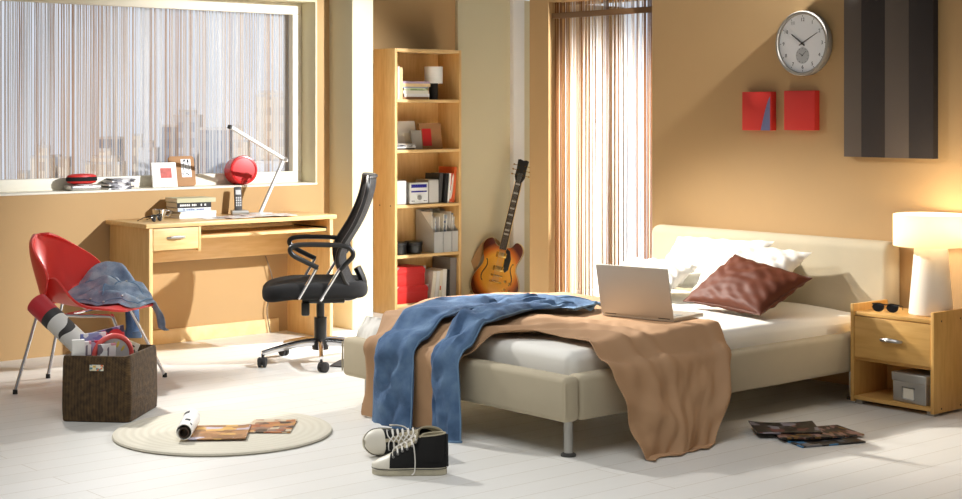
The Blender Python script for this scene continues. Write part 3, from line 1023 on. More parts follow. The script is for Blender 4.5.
fp = MB().box(-w / 2, w / 2, 0, .014, .004, .148, .003).build('front_panel', M['white_gloss'], t)
navy = mat('blue_display', C(52, 48, 150), .2)
MB().box(-w * .42, w * .42, -.0015, .002, .113, .136, .001).build('display', navy, fp)
MB().box(-w * .42, w * .42, -.0015, .002, .082, .092, .0005).build('disc_slot', navy, fp)
MB().lathe([(0, 0), (.016, 0), (.0165, .012), (0, .013)], 20, M=frame((0, .001, .045), (1, 0, 0), (0, 0, 1), (0, -1, 0))).build('volume_knob', M['silver'], fp)
for q in (-.06, -.045, .045, .06):
    MB().box(q * w / .16 - .004, q * w / .16 + .004, -.002, .002, .02, .026).build('button', M['darkgrey'], fp)
M['orange'] = mat('orange_cover', C(212, 96, 44), 0.55)
M['orangered'] = printed('orange_white_cover', [C(214, 84, 50), C(232, 220, 210), C(214, 100, 60)], (30, 4, 9))
upright('hardback_book', 'tall dark grey binder leaning right of the stereo loudspeaker', bx(441), bx(444.5), .205, .16, z, M['darkgrey'], 5, 'books beside the stereo', y=FY + .02)
upright('hardback_book', 'black book leaning beside the dark grey binder on the stereo shelf', bx(445), bx(448.2), .206, .16, z, M['ink'], 5.5, 'books beside the stereo')
upright('hardback_book', 'thin white book leaning between black and orange books', bx(448.8), bx(450.6), .205, .16, z, M['white'], 6, 'books beside the stereo')
upright('hardback_book', 'orange and white book leaning beside the thin white one', bx(451), bx(453.4), .205, .16, z, M['orangered'], 6, 'books beside the stereo')
upright('hardback_book', 'tallest orange book at the right end of the stereo shelf', bx(453.8), bx(456.2), .248, .17, z, M['orange'], 5, 'books beside the stereo')

# fourth compartment: black tins, magazine files
z = SH[1]
for i, (x, lab) in enumerate([(bx(405.4), 'black round tin at the left of the fourth shelf'), (bx(420.8), 'black round tin nearest the silver magazine files')]):
    t = thing('storage_tin', lab, 'tin', (x, FY + .07, z), 0, 'black tins')
    MB().lathe([(0, 0), (.058, 0), (.060, .004), (.060, .06), (0, .06)], 32).build('tin_body', M['black_plastic'], t)
    MB().lathe([(.060, .058), (.0635, .06), (.0635, .080), (.060, .083), (0, .083)], 32).build('tin_lid', M['black_plastic'], t)
fl = ['silver magazine file stuffed with papers, nearest the black tins', 'silver magazine file with papers in the middle of the three', 'silver magazine file with white papers at the shelf\'s right side']
silvercard = mat('silver_card', C(192, 192, 188), .4, .25)
for i, (a, b) in enumerate([(434.5, 443.3), (443.9, 452.3), (452.9, 461)]):
    x0, x1 = bx(a), min(bx(b), BX1 - .022); w = x1 - x0
    t = thing('magazine_file', fl[i], 'file', (x0, FY - .01, z), 0, 'silver magazine files')
    out = [(0, 0), (.205, 0), (.205, .29), (.16, .29), (0, .143)]
    Ms = lambda x: frame((x, 0, 0), (0, 1, 0), (0, 0, 1), (1, 0, 0))
    MB().prism(out, 0, .002, M=Ms(0)).build('side_wall', silvercard, t); MB().prism(out, 0, .002, M=Ms(w - .002)).build('side_wall', silvercard, t)
    MB().box(.002, w - .002, 0, .002, 0, .143).build('front_wall', silvercard, t)
    MB().box(.002, w - .002, .203, .205, 0, .29).build('back_wall', silvercard, t)
    MB().box(.002, w - .002, .002, .203, 0, .002).build('bottom', silvercard, t)
    nP = 5
    for k in range(nP):
        h_ = R_.uniform(.235, .285)
        xk = .006 + (w - .02) * k / (nP - 1)
        tl = R_.uniform(2, 6) if i > 0 else R_.uniform(-4, 2)
        pap = MB().box(0, .0035, .02 + R_.uniform(0, .02), .19, .003, h_, M=Matrix.Translation((xk, 0, 0)) @ rot('Y', tl)).build('paper_bundle', [M['white'], M['page'], M['sheet'], M['bluewhite'], M['white']][(k + i) % 5], None, (x0, FY - .01, z))
        tag(pap, ['sheaf of papers', 'cream envelope', 'white folded sheets', 'pale blue white leaflet', 'white pamphlet'][k] + ' out of the ' + ['magazine file nearest the black tins', 'middle magazine file', 'magazine file at the right side of the shelf'][i], 'paper', 'papers in the magazine files')

# bottom compartment: red boxes, folders
z = SH[0]
bl = ['larger red storage box at the bottom of the bookshelf', 'red storage box stacked on the larger red box']
for i, (a, b, h_) in enumerate([(397.3, 429, .118), (397.8, 426, .128)]):
    x0, x1 = bx(a), bx(b); w = x1 - x0
    t = thing('storage_box', bl[i], 'box', (x0, FY - .005, z + (.118 if i else 0)), 0, 'red storage boxes')
    MB().box(.003, w - .003, .003, .19, 0, h_ - .006, .001).build('box_body', M['red'], t)
    lid = MB().box(0, w, 0, .193, h_ - .045, h_, .0015).build('lid', M['red'], t)
    for cx, sg in ((0, 1), (w, -1)):
        mb = MB(); mb.prism([(-.001 * sg + cx, 0), (cx + sg * .022, 0), (cx - .001 * sg, -.022)], 0, .0018, M=frame((0, 0, h_ + .0006), (1, 0, 0), (0, 0, 1), (0, -1, 0)))
        mb.box(min(cx - .001 * sg, cx + sg * .02), max(cx - .001 * sg, cx + sg * .02), -.001, .02, h_ - .001, h_ + .001)
        mb.build('metal_corner', M['silver'], lid)
M['greybinder'] = mat('grey_binder', C(128, 122, 118), 0.5)
fo = [('cream folder leaning against the red boxes on the bottom shelf', 431.5, 435, .205, M['page'], 8), ('white folder second from the red boxes on the bottom shelf', 435.6, 438.8, .205, M['white'], 7),
      ('white folder with a small orange mark on the bottom shelf', 439.5, 442.5, .205, M['creamlight'], 5), ('white ring binder in the middle of the bottom shelf folders', 443.2, 447.2, .212, M['white'], 3),
      ('slim black folder beside the tall grey binder', 447.8, 450.4, .205, M['ink'], 2)]
for lab, a, b, h_, cv, tl in fo:
    f_ = upright('folder', lab, bx(a), bx(b), h_, .17, z, cv, tl, 'folders on the bottom shelf', cat='folder')
    if 'orange' in lab:
        MB().box(.006, .016, -.001, 0, .07, .1, M=rot('Y', tl)).build('orange_mark', M['orange'], f_)
upright('ring_binder', 'tall grey ring binder at the right end of the bottom shelf', bx(451.3), bx(457.6), .285, .2, z, M['greybinder'], 1.5, cat='binder')

# ------------------------------------------------------------------ guitar
B = Vector((7.36, 8.43, 0.004))
u_ = Vector((.6, -.8, 0)); n_ = Vector((-.8, -.6, 0))
top = B + u_ * .215 - n_ * .150 + Vector((0, 0, 1.03))
gv = (top - B).normalized(); gu = (u_ - gv * u_.dot(gv)).normalized(); gn = gu.cross(gv)
G = thing('electric_guitar', 'sunburst semi hollow electric guitar leaning in the corner right of the bookshelf', 'guitar', B)
G.rotation_euler = frame((0, 0, 0), gu, gv, gn).to_euler()
half = [(0, 0), (.07, .004), (.125, .022), (.163, .06), (.176, .105), (.17, .15), (.148, .195), (.128, .225), (.121, .25), (.124, .28), (.138, .315), (.147, .345), (.148, .37), (.138, .395), (.118, .413), (.095, .42), (.078, .412), (.066, .392), (.05, .378), (.026, .372)]
sp = [tuple(p) for p in spl([(a, b, 0) for a, b in half], 60)]
outl = [(p[0], p[1]) for p in sp] + [(-p[0], p[1]) for p in reversed(sp) if p[0] > 1e-4]
outl = [(p[0] * 1.0, p[1] * 1.08) for p in outl]
body = MB().prism(outl, -.022, .022, bev=.004).build('body', M['sunburst'], G)
M['binding'] = mat('cream_binding', C(236, 206, 140), .35)
MB().prism([(p[0] * 1.012, (p[1] - .22) * 1.008 + .22) for p in outl], .012, .0185, bev=.001).build('binding', M['binding'], body)
MB().prism([(p[0] * 1.012, (p[1] - .22) * 1.008 + .22) for p in outl], -.0185, -.012, bev=.001).build('binding', M['binding'], body)
for s in (-1, 1):
    pts = [Vector((s * (.106 + .010 * math.sin(q * 2 * PI) - .012 * q), .145 + q * .15, .0222)) for q in [k / 14 for k in range(15)]]
    mb = MB(); mb.tube(pts, [.0022 + .002 * math.sin(PI * k / 14) for k in range(15)], 6)
    mb.ball(pts[0] + Vector((s * -.004, 0, 0)), .005, .005, .002, 8); mb.ball(pts[-1] + Vector((s * .004, 0, 0)), .005, .005, .002, 8)
    mb.build('sound_hole', M['ink'], body)
MB().prism([(.025, .40), (.055, .385), (.075, .33), (.072, .25), (.05, .225), (.032, .25)], .0225, .0255, bev=.0005).build('pickguard', M['black_plastic'], G)
for y in (.345, .245):
    MB().box(-.038, .038, y - .019, y + .019, .022, .032, .003).build('pickup', M['gold'], G)
MB().box(-.044, .044, .186, .200, .022, .032, .003).build('bridge', M['gold'], G)
MB().box(-.046, .046, .142, .157, .022, .030, .004).build('tailpiece', M['gold'], G)
for (x, y) in ((.078, .165), (.118, .155), (.085, .105), (.128, .10), (.10, .05)):
    MB().lathe([(0, .022), (.012, .022), (.010, .036), (0, .037)], 14, M=Matrix.Translation((x * .9, y, 0))).build('control_knob', M['gold'], G)
nk = MB().box(-.024, .024, .37, .885, -.006, .021, .005).build('neck', mat('dark_red_neck', C(104, 40, 22), .3), G)
MB().prism([(-.026, .385), (.026, .385), (.0215, .885), (-.0215, .885)], .021, .027).build('fretboard', mat('rosewood_board', C(44, 28, 20), .5), nk)
MB().box(-.0275, -.0255, .385, .885, .018, .028).build('neck_binding', M['binding'], nk); MB().box(.0255, .0275, .385, .885, .018, .028).build('neck_binding', M['binding'], nk)
mb = MB(); mb2 = MB(); y = .885; sl = .63
for k in range(1, 20):
    yf = .885 - sl * (1 - 2 ** (-k / 12)); yp = .885 - sl * (1 - 2 ** (-(k - 1) / 12))
    mb2.box(-.022, .022, yf - .0008, yf + .0008, .027, .0282)
    if k in (1, 3, 5, 7, 9, 12, 15, 17):
        c = (yf + yp) / 2; mb.box(-.017, .017, c - .006, c + .006, .027, .0276)
mb.build('inlay', M['lightgrey'], nk); mb2.build('fret', M['gold'], nk)
hd = MB().prism([(-.022, .885), (.022, .885), (.038, .92), (.036, .98), (.040, 1.045), (.022, 1.05), (0, 1.044), (-.022, 1.05), (-.040, 1.045), (-.036, .98), (-.038, .92)], .004, .018, bev=.001).build('headstock', M['black_plastic'], G)
for s in (-1, 1):
    for y in (.935, .97, 1.005):
        mb = MB(); mb.tube([(s * .034, y, .011), (s * .056, y, .011)], .0025, 6); mb.ball((s * .062, y, .011), .008, .006, .005, 10)
        mb.lathe([(0, .018), (.005, .018), (.004, .026), (0, .026)], 8, M=Matrix.Translation((s * .024, y, 0)))
        mb.build('tuning_peg', M['gold'], hd)
mb = MB()
for k in range(6):
    x = -.013 + k * .0052
    mb.tube([(x * 1.6, .15, .033), (x * 1.5, .193, .035), (x, .885, .0295), (x * 1.3, .95, .021)], .0006, 4)
mb.build('strings', M['steel'], G)
# strap: from the horn over the back and down the left side
def strapf(u, v):
    p = poly_at([(.0, .40, -.03), (-.09, .455, -.02), (-.165, .40, .0), (-.205, .28, .01), (-.225, .15, .012), (-.215, .06, .004), (-.13, .02, -.028)], u)
    q = poly_at([(.0, .37, -.038), (-.085, .405, -.05), (-.135, .36, -.04), (-.16, .26, -.03), (-.178, .15, -.03), (-.175, .07, -.034), (-.12, .045, -.03)], u)
    return p.lerp(q, v)
MB().shell(strapf, 36, 4, .003).build('strap', M['strap'], G)

# ------------------------------------------------------------ office chair
O = Vector((4.89, 7.02, 0)); yaw = math.radians(146.7)
t = thing('office_chair', 'black swivel office chair with mesh back and chrome star base by the desk', 'chair', O, yaw)
def seatf(bm_):
    pass
out = []
for k in range(40):
    q = 2 * PI * k / 40; c, s = math.cos(q), math.sin(q)
    e = .45
    out.append((.03 + .285 * abs(c) ** e * (1 if c > 0 else -1), .245 * abs(s) ** e * (1 if s > 0 else -1)))
mb = MB(); mb.prism(out, .372, .455, bev=.032, seg=4)
for v in mb.bm.verts:
    k = sm(.12, .33, v.co.x); v.co.z -= .022 * k
    if v.co.z > .42: v.co.z += .012 * min(1, (abs(v.co.y) / .2) ** 2) - .006
    v.co.z -= .012 * sm(-.1, -.26, v.co.x) * 0
mb.build('seat', M['black_fabric'], t)
# back
def backf(u, v):
    z = .385 + v * .635
    w = (.205 + .035 * math.sin(PI * min(1, v * 1.15)) + .035 * v) * (1 - .2 * sm(.90, 1.0, v) ** 2)
    y = (u - .5) * 2 * w
    x = -.195 + .06 * math.exp(-((v - .32) / .2) ** 2) - .045 * sm(0.14, -.0, v) - .105 * sm(.35, 1.0, v) + .05 * ((u - .5) * 2) ** 2
    return Vector((x, y, z))
bk = MB().shell(backf, 20, 26, .012).build('backrest', M['black_mesh'], t)
rim = [backf(0, v / 24) for v in range(25)] + [backf(u / 12, 1) for u in range(1, 12)] + [backf(1, 1 - v / 24) for v in range(25)] + [backf(1 - u / 12, 0) for u in range(1, 12)]
MB().tube(rim, .013, 8, closed=True).build('back_frame', M['black_plastic'], bk)
def lowf(u, v):
    p = backf(.06 + .88 * u, .02 + v * .36); return p + Vector((-.020, 0, 0))
MB().tube(spl([(-.05, 0, .37), (-.17, 0, .36), (-.235, 0, .42), (-.20, 0, .52)], 12), .022, 8, sx=1.6).build('back_bracket', M['black_plastic'], t)
MB().box(-.13, .10, -.09, .09, .335, .368, .008).build('tilt_mechanism', M['black_plastic'], t)
MB().box(.06, .105, .05, .11, .27, .345, .01).build('tension_knob', M['black_plastic'], t)
MB().lathe([(0, .33), (.022, .33), (.022, .25), (.034, .25), (.034, .13), (.045, .12), (.045, .075), (0, .075)], 24).build('gas_lift', M['black_plastic'], t)
for k in range(5):
    a = math.radians(164 + 72 * k) - yaw
    dx, dy = math.cos(a), math.sin(a)
    pts = spl([(dx * .03, dy * .03, .115), (dx * .12, dy * .12, .112), (dx * .24, dy * .24, .092), (dx * .33, dy * .33, .072)], 9)
    lg = MB().tube(pts, [.024, .022, .020, .019, .018, .017, .016, .015, .015], 10, sx=.8).build('base_leg', M['chrome'], t)
    cs = MB()
    hubp = Vector((dx * .325, dy * .325, 0)); b2 = a + 1.1 + k * 1.3
    ex = Vector((math.cos(b2), math.sin(b2), 0)); ey = Vector((-math.sin(b2), math.cos(b2), 0))
    for s in (-1, 1):
        cs.lathe([(0, -.010), (.022, -.010), (.0275, -.006), (.0275, .006), (.022, .010), (0, .010)], 20, M=frame(hubp + ex * .016 + ey * s * .013 + Vector((0, 0, .0275)), ex, Vector((0, 0, 1)), ey))
    cs.lathe([(0, .03), (.008, .03), (.008, .07), (0, .07)], 10, M=Matrix.Translation(hubp))
    cs.lathe([(.0, .052), (.026, .048), (.028, .03), (.0, .03)], 14, M=Matrix.Translation(hubp + ex * .014))
    cs.build('caster', M['rubber'], lg)
for s in (-1, 1):
    y = s * .262
    loop = spl([(.02, y, .545), (.08, y, .575), (.152, y * 1.02, .615), (.165, y * 1.02, .648), (.13, y, .666), (.02, y, .668), (-.11, y, .660), (-.155, y, .640), (-.165, y, .605), (-.13, y * .99, .565), (-.098, y * .98, .53)], 40)
    ar = MB().tube(loop, .0135, 10).build('armrest', M['black_plastic'], t)
    for (xa, za, xb, zb) in ((.024, .548, .118, .382), (-.095, .535, .005, .372)):
        MB().tube([(xa, y * .985, za), ((xa + xb) / 2, y * .97, (za + zb) / 2), (xb, y * .90, zb), (xb + .0, y * .6, zb - .012)], .0095, 8).build('arm_strut', M['chrome'], ar)

# --------------------------------------------------------------- red chair
LA, LB, LC, LD = (Vector((3.225, 7.21, 0)), Vector((3.546, 7.53, 0)), Vector((4.017, 7.166, 0)), Vector((3.70, 6.846, 0)))
rc = (LA + LB + LC + LD) / 4
th_ = math.radians(-60)
t = thing('shell_chair', 'red moulded shell chair with chrome legs in front of the desk', 'chair', (rc.x, rc.y, 0), th_)
Ri = Matrix.Rotation(-th_, 3, 'Z')
def W_(v, wmax):
    return wmax * max(.0, math.sin(PI * min(1, max(0, .07 + .86 * v)))) ** .55
SX0, SX1, SZ_ = -.20, .27, .405
def seat_fn(u, v):
    q = (u - .5) * 2
    w = W_(v, .30)
    lift = .16 * math.exp(-((v - .30) / .30) ** 2)
    x = SX0 + v * (SX1 - SX0)
    y = q * w * (1 - .10 * (abs(q) ** 3) * lift / .135)
    z = SZ_ + .012 - .02 * math.sin(PI * min(1, v * 1.1)) + lift * abs(q) ** 2.3 - .018 * sm(.8, 1.0, v)
    return Vector((x, y, z))
MB().shell(seat_fn, 32, 28, .011).build('seat', M['red_shell'], t)
def back_fn(u, v):
    q = (u - .5) * 2
    vv = 1 - v
    w = .275 * max(.03, math.sin(PI * (.17 + .815 * v))) ** .5
    lift = .20 * math.exp(-((v - .48) / .42) ** 2)
    x = SX0 - .005 - .13 * v - .03 * math.sin(PI * v) + lift * 1.0 * abs(q) ** 1.9
    y = q * w * (1 - .10 * abs(q) ** 3)
    z = SZ_ + .0 + v * .345
    return Vector((x, y, z))
bk = MB().shell(back_fn, 32, 28, .011).build('backrest', M['red_shell'], t)
def loc(p, z):
    q = Ri @ (p - rc); return Vector((q.x, q.y, z))
for i, p in enumerate((LA, LB, LC, LD)):
    f0 = loc(p, .012)
    s = 1 if f0.y > 0 else -1
    if i < 2:
        pts = [f0, Vector((f0.x * .72 - .035, s * .16, .43)), Vector((f0.x * .66 - .05, s * .155, .452)), Vector((f0.x * .60 - .045, s * .15, .44)), Vector((-.15, s * .14, .375)), Vector((-.10, s * .135, .362))]
    else:
        pts = [f0, Vector((f0.x * .66, s * .145, .345)), Vector((f0.x * .60, s * .14, .368)), Vector((f0.x * .5, s * .137, .372)), Vector((.02, s * .135, .366))]
    lg = MB().tube(spl(pts, 26), .0085, 10).build('leg', M['chrome'], t)
    MB().lathe([(0, 0), (.012, 0), (.011, .022), (0, .024)], 12, M=Matrix.Translation((f0.x, f0.y, 0))).build('foot_cap', M['rubber'], lg)
for s in (-1, 1):
    MB().tube([(-.13, s * .135, .365), (.03, s * .135, .366), (.10, s * .137, .37)], .0085, 8).build('seat_rail', M['chrome'], t)
MB().tube([(-.06, -.135, .368), (-.06, .135, .368)], .008, 8).build('cross_bar', M['chrome'], t)

# denim jacket over the seat (its own frame shares the chair's place)
t = thing('denim_jacket', 'crumpled washed denim jacket thrown over the seat of the red chair', 'jacket', (rc.x, rc.y, 0), th_)
def seat_z(x, y):
    vv = (max(SX0, min(x, SX1)) - SX0) / (SX1 - SX0)
    w = max(.02, W_(vv, .30))
    return seat_fn(max(0, min(1, .5 + y / w / 2)), vv).z, w
def jk(u, v):
    # u from the rear to the front of the seat, v from its middle out over the far side
    x = -.17 + .45 * u + .05 * nz(v * 4, 1.3) + .06 * v * (u - .3)
    y = -.07 + .375 * v + .05 * nz(u * 4, 7.7) - .05 * sm(.3, .0, u)
    base, w = seat_z(x, y)
    lim = w - .012
    dy = min(.12, max(0, y - lim))
    h = .034 + .060 * math.exp(-((u - .45) / .33) ** 2) * math.exp(-((v - .45) / .30) ** 2) + .030 * abs(nz(u * 4 + 3, v * 4.5)) + .012 * nz(u * 11, v * 10, 4) + .01 * math.sin(v * 16 + 4 * nz(u * 3, v * 2))
    h = max(.010, h) * (.35 + .65 * sm(0, .12, min(u, 1 - u, v * 1.2)))
    z = base + h - dy * 1.25
    return Vector((x, min(y, lim) + dy * .35 + .02 * sm(0, .05, dy), z))
MB().shell(jk, 48, 48, .005).build('jacket_body', M['denim_pale'], t)
sl_pts = spl([(.0, .29, .50), (.0, .335, .45), (.01, .345, .36), (.02, .34, .27), (.02, .335, .20)], 18)
mb = MB(); mb.tube(sl_pts, [.050 + .010 * nz(k * .7, 1.0) for k in range(18)], 14, sx=.55); mb.build('sleeve', M['denim'], t)
MB().tube([sl_pts[-1] + Vector((0, 0, .03)), sl_pts[-1] + Vector((0, 0, -.004))], .056, 14, sx=.58).build('cuff', M['denim_seam'], t)
for (u, v) in ((.55, .04), (.75, .06), (.92, .2), (.35, .05), (.6, .55)):
    p = jk(u, v) + Vector((0, 0, .004))
    MB().ball(p, .008, .008, .005, 10).build('metal_button', M['silver'], t)
mb = MB()
for (f0, f1) in (((.04, .03), (.96, .05)), ((.96, .05), (.95, .9)), ((.5, .1), (.55, .92)), ((.1, .6), (.9, .55))):
    mb.tube([jk(f0[0] + (f1[0] - f0[0]) * k / 24, f0[1] + (f1[1] - f0[1]) * k / 24) + Vector((0, 0, .003)) for k in range(25)], .0032, 6)
mb.build('seam', M['denim_seam'], t)

# ------------------------------------------------------------------ basket
bo = Vector((3.305, 6.205, 0)); bex = Vector((.734, .679, 0)).normalized(); bey = Vector((-bex.y, bex.x, 0))
BW, BD, BH = .395, .315, .288
byaw = math.atan2(bex.y, bex.x)
t = thing('storage_basket', 'square dark brown woven basket full of magazines and toys beside the red chair', 'basket', bo, byaw)
def rrect(x0, x1, y0, y1, r, n=6):
    o_ = []
    for cx, cy, a0 in ((x1 - r, y1 - r, 0), (x0 + r, y1 - r, 90), (x0 + r, y0 + r, 180), (x1 - r, y0 + r, 270)):
        for k in range(n + 1):
            q = math.radians(a0 + k * 90 / n); o_.append((cx + r * math.cos(q), cy + r * math.sin(q)))
    return o_
def basketring(mb, rings):
    vs = []
    for (ins, z, wob) in rings:
        o_ = rrect(ins, BW - ins, ins, BD - ins, max(.008, .028 - ins * .5), 6)
        row = []
        for (x, y) in o_:
            zz_ = z + wob * nz(x * 7, y * 7)
            row.append(mb.bm.verts.new((x, y, zz_)))
        vs.append(row)
    n = len(vs[0])
    for a, b in zip(vs[:-1], vs[1:]):
        for k in range(n):
            mb.bm.faces.new((a[k], a[(k + 1) % n], b[(k + 1) % n], b[k]))
    mb.bm.faces.new(list(reversed(vs[0]))); mb.bm.faces.new(vs[-1])
mb = MB(); basketring(mb, [(.006, 0, 0), (.0, .006, 0), (-.003, .06, 0), (-.002, .15, 0), (.0, .24, 0), (.002, .278, .012), (.005, .290, .014), (.012, .291, .014), (.016, .278, .012), (.016, .15, 0), (.016, .02, 0)])
mb.build('basket_body', M['wicker'], t)
tagm = printed('colourful_tag', [C(236, 226, 190), C(230, 120, 70), C(240, 236, 220), C(90, 150, 160), C(226, 190, 80), C(236, 230, 214)], (90, 90, 120))
# the visible front of the basket is its left face (normal -x)
tg = MB().box(-.006, -.002, .118, .182, .228, .255, .002).build('paper_tag', tagm, t)

# things in the basket (positions in the basket frame)
def bw(x, y, z=0): return bo + bex * x + bey * y + Vector((0, 0, z))
def inb(name, label, cat, x, y, z, wdt, h, thk, m, ry, tilt, group=None, side=0):
    """A magazine or box standing in the basket; ry turns it about z in the basket frame."""
    T = rot('X', tilt) @ rot('Y', side)
    ob = MB().box(-wdt / 2, wdt / 2, -thk / 2, thk / 2, 0, h, min(.001, thk * .3), M=T).build(name, m, None, bw(x, y, z), byaw + math.radians(ry))
    return tag(ob, label, cat, group)
pr1 = printed('purple_magazine_cover', [C(70, 50, 90), C(120, 90, 140), C(180, 160, 190), C(60, 46, 70), C(210, 60, 80)], (30, 8, 30))
pr2 = printed('blue_magazine_cover', [C(150, 160, 206), C(210, 214, 232), C(120, 130, 190), C(236, 236, 240)], (22, 8, 24), seed=1.3)
pr3 = printed('cream_yellow_cover', [C(238, 228, 190), C(230, 208, 110), C(240, 236, 220), C(90, 80, 60), C(238, 230, 200)], (20, 8, 22), seed=4.1)
pr4 = printed('pink_white_cover', [C(236, 226, 226), C(222, 150, 160), C(240, 238, 238), C(120, 110, 120)], (34, 8, 22), seed=2.2)
g = 'magazines in the basket'
inb('paperback_book', 'white paperback at the left corner of the basket', 'book', .042, .255, 0.135, .055, .225, .018, M['white'], -58, 4, g)
inb('paperback_book', 'pale pink paperback second from the left in the basket', 'book', .062, .232, 0.125, .055, .225, .018, pr4, -58, 4, g)
inb('paperback_book', 'slim dark purple book between pale paperbacks in the basket', 'book', .085, .205, 0.125, .06, .225, .012, pr1, -58, 4, g)
inb('magazine', 'pale blue magazine standing in the left half of the basket', 'magazine', .115, .215, 0.135, .12, .245, .008, pr2, -46, 3, g)
inb('magazine', 'white and pink booklet in front of the pale blue magazine', 'magazine', .085, .140, 0.115, .085, .222, .008, pr4, -46, 3, g)
inb('magazine', 'cream and yellow magazine with a corner poking up behind the red rimmed disc', 'magazine', .20, .19, 0.115, .16, .24, .008, pr3, -44, 5, g, side=24)
inb('magazine', 'dark purple magazine with a red round badge at the back of the basket', 'magazine', .275, .19, 0.125, .19, .255, .008, pr1, -42, 4, g, side=-8)
# badge on purple magazine: flat disc as part
pm = [o_ for o_ in COL.objects if o_.name.startswith('magazine') and o_.get('label', '').startswith('dark purple magazine')][0]
Tb = rot('X', 4) @ rot('Y', -8)
bd = MB().lathe([(0, 0), (.042, 0), (.042, .0015), (0, .0018)], 28, M=Tb @ frame((.045, -.0045, .205), (1, 0, 0), (0, 0, 1), (0, -1, 0))).build('red_badge', mat('badge_red', C(214, 40, 52), .4), pm)
mb = MB()
for k, (x, y0, y1) in enumerate(((-.020, -.008, .010), (-.010, -.010, .006), (.002, -.012, .016), (.012, -.010, .010), (.020, -.008, .012))):
    mb.box(.045 + x, .049 + x, -.0085, -.0062, .205 + y0, .205 + y1, M=Tb)
mb.box(.025, .068, -.0085, -.0062, .200, .204, M=Tb)
mb.build('badge_lettering', M['white'], bd)
# red rimmed disc: a round children's toy
M['yellow'] = mat('yellow_paint', C(222, 196, 90), .5)
t = thing('toy_disc', 'round grey toy disc with a thick pinkish red rim in the front of the basket', 'toy', bw(.128, .125, .222), byaw + math.radians(-46))
Td = rot('X', -12 + 16)
Rm = frame((0, 0, .055), (1, 0, 0), (0, 0, 1), (0, -1, 0))
MB().tube([(math.cos(2 * PI * k / 40) * .088, 0, .055 + math.sin(2 * PI * k / 40) * .088) for k in range(40)], .0125, 10, closed=True, M=Td).build('rim', mat('coral_rim', C(226, 92, 86), .4), t)
MB().lathe([(0, -.006), (.082, -.006), (.082, .005), (0, .006)], 36, M=Td @ Rm).build('disc_face', mat('disc_grey', C(196, 192, 192), .5), t)
mb = MB()
for (x, z, a_, w_, h_) in ((-.045, .05, .5, .012, .03), (-.03, .095, .2, .010, .022), (.02, .105, 1.2, .012, .032), (.045, .085, 1.0, .010, .03), (.0, .11, .9, .008, .02), (.05, .03, .3, .01, .02)):
    mb = MB(); mb.lathe([(0, .006), (h_ * .5, .0062), (0, .0075)], 10, M=Td @ Rm @ Matrix.Translation((x, z - .055, 0)) @ rot('Z', math.degrees(a_)) @ Matrix.Diagonal((1, .4, 1, 1))); mb.build('yellow_motif', M['yellow'], t)
# knitted glove pair: bundle at the right
t = thing('woollen_cap', 'small bundled brown and black woollen cap at the right side of the basket', 'cap', bw(.325, .15, .235), byaw)
mb = MB()
def capf(u, v):
    a = 2 * PI * u; f = v * PI / 2
    r = .062 * math.cos(f) ** .8 * (1 + .12 * nz(math.cos(a) * 2, math.sin(a) * 2, v * 3))
    return Vector((r * math.cos(a) * 1.1, r * math.sin(a) * .8, .055 * math.sin(f) + .008 * nz(a, v * 6)))
mb.grid(capf, 28, 10, closeu=True); mb.build('crown', mat('brown_wool', C(150, 124, 104), .95, bump=.6, bscale=200), t)
MB().tube([(.064 * 1.1 * math.cos(a), .064 * .8 * math.sin(a), .003 + .004 * math.sin(3 * a)) for a in [2 * PI * k / 24 for k in range(24)]], .010, 8, closed=True).build('ribbed_band', mat('black_wool', C(52, 46, 44), .95, bump=.6, bscale=200), t)
inb('magazine', 'grey folded newspaper under the woollen cap in the basket', 'newspaper', .31, .15, 0.065, .15, .205, .03, M['newsprint'], -40, 2, None)

# rolled poster tube leaning out of the basket
p0 = bw(.085, .255, .02) ; p0.z = .03
p1 = Vector((3.232, 6.985, .462))
p0 = Vector((3.46, 6.405, .05))
axv = (p1 - p0); Lp = axv.length; axv.normalize(); sxv = axv.cross(Vector((0, 0, 1))).normalized(); syv = axv.cross(sxv)
t = thing('rolled_poster', 'rolled white poster with black marks and a red end leaning out of the basket', 'poster', p0)
t.rotation_euler = frame((0, 0, 0), sxv, syv, axv).to_euler()
MB().lathe([(.050, 0), (.052, Lp * .86), (.0495, Lp * .86), (.0475, 0)], 32, closed=True).build('poster_roll', M['poster'], t)
MB().lathe([(.0525, Lp * .855), (.0535, Lp), (.050, Lp), (.049, Lp * .855)], 32, closed=True).build('red_end_band', mat('poster_red', C(206, 50, 58), .45), t)
MB().lathe([(.0512, Lp * .86), (.0532, Lp * .86), (.0530, Lp * .81), (.0512, Lp * .80)], 32).build('black_band', mat('poster_black', C(58, 56, 56), .5), t)
MB().lathe([(.0528, Lp * .46), (.0525, Lp * .40), (.050, Lp * .40), (.050, Lp * .46)], 32, closed=True).build('black_band', mat('poster_charcoal', C(58, 56, 56), .5), t)

# --------------------------------------------------------------------- rug
tag(MB().lathe([(0, 0), (.455, 0), (.463, .006), (.460, .013), (.45, .016), (0, .0165)], 96).build('round_rug', M['rug'], None, (3.505, 5.752, 0)),
    'round braided cream rug on the floorboards', 'rug')

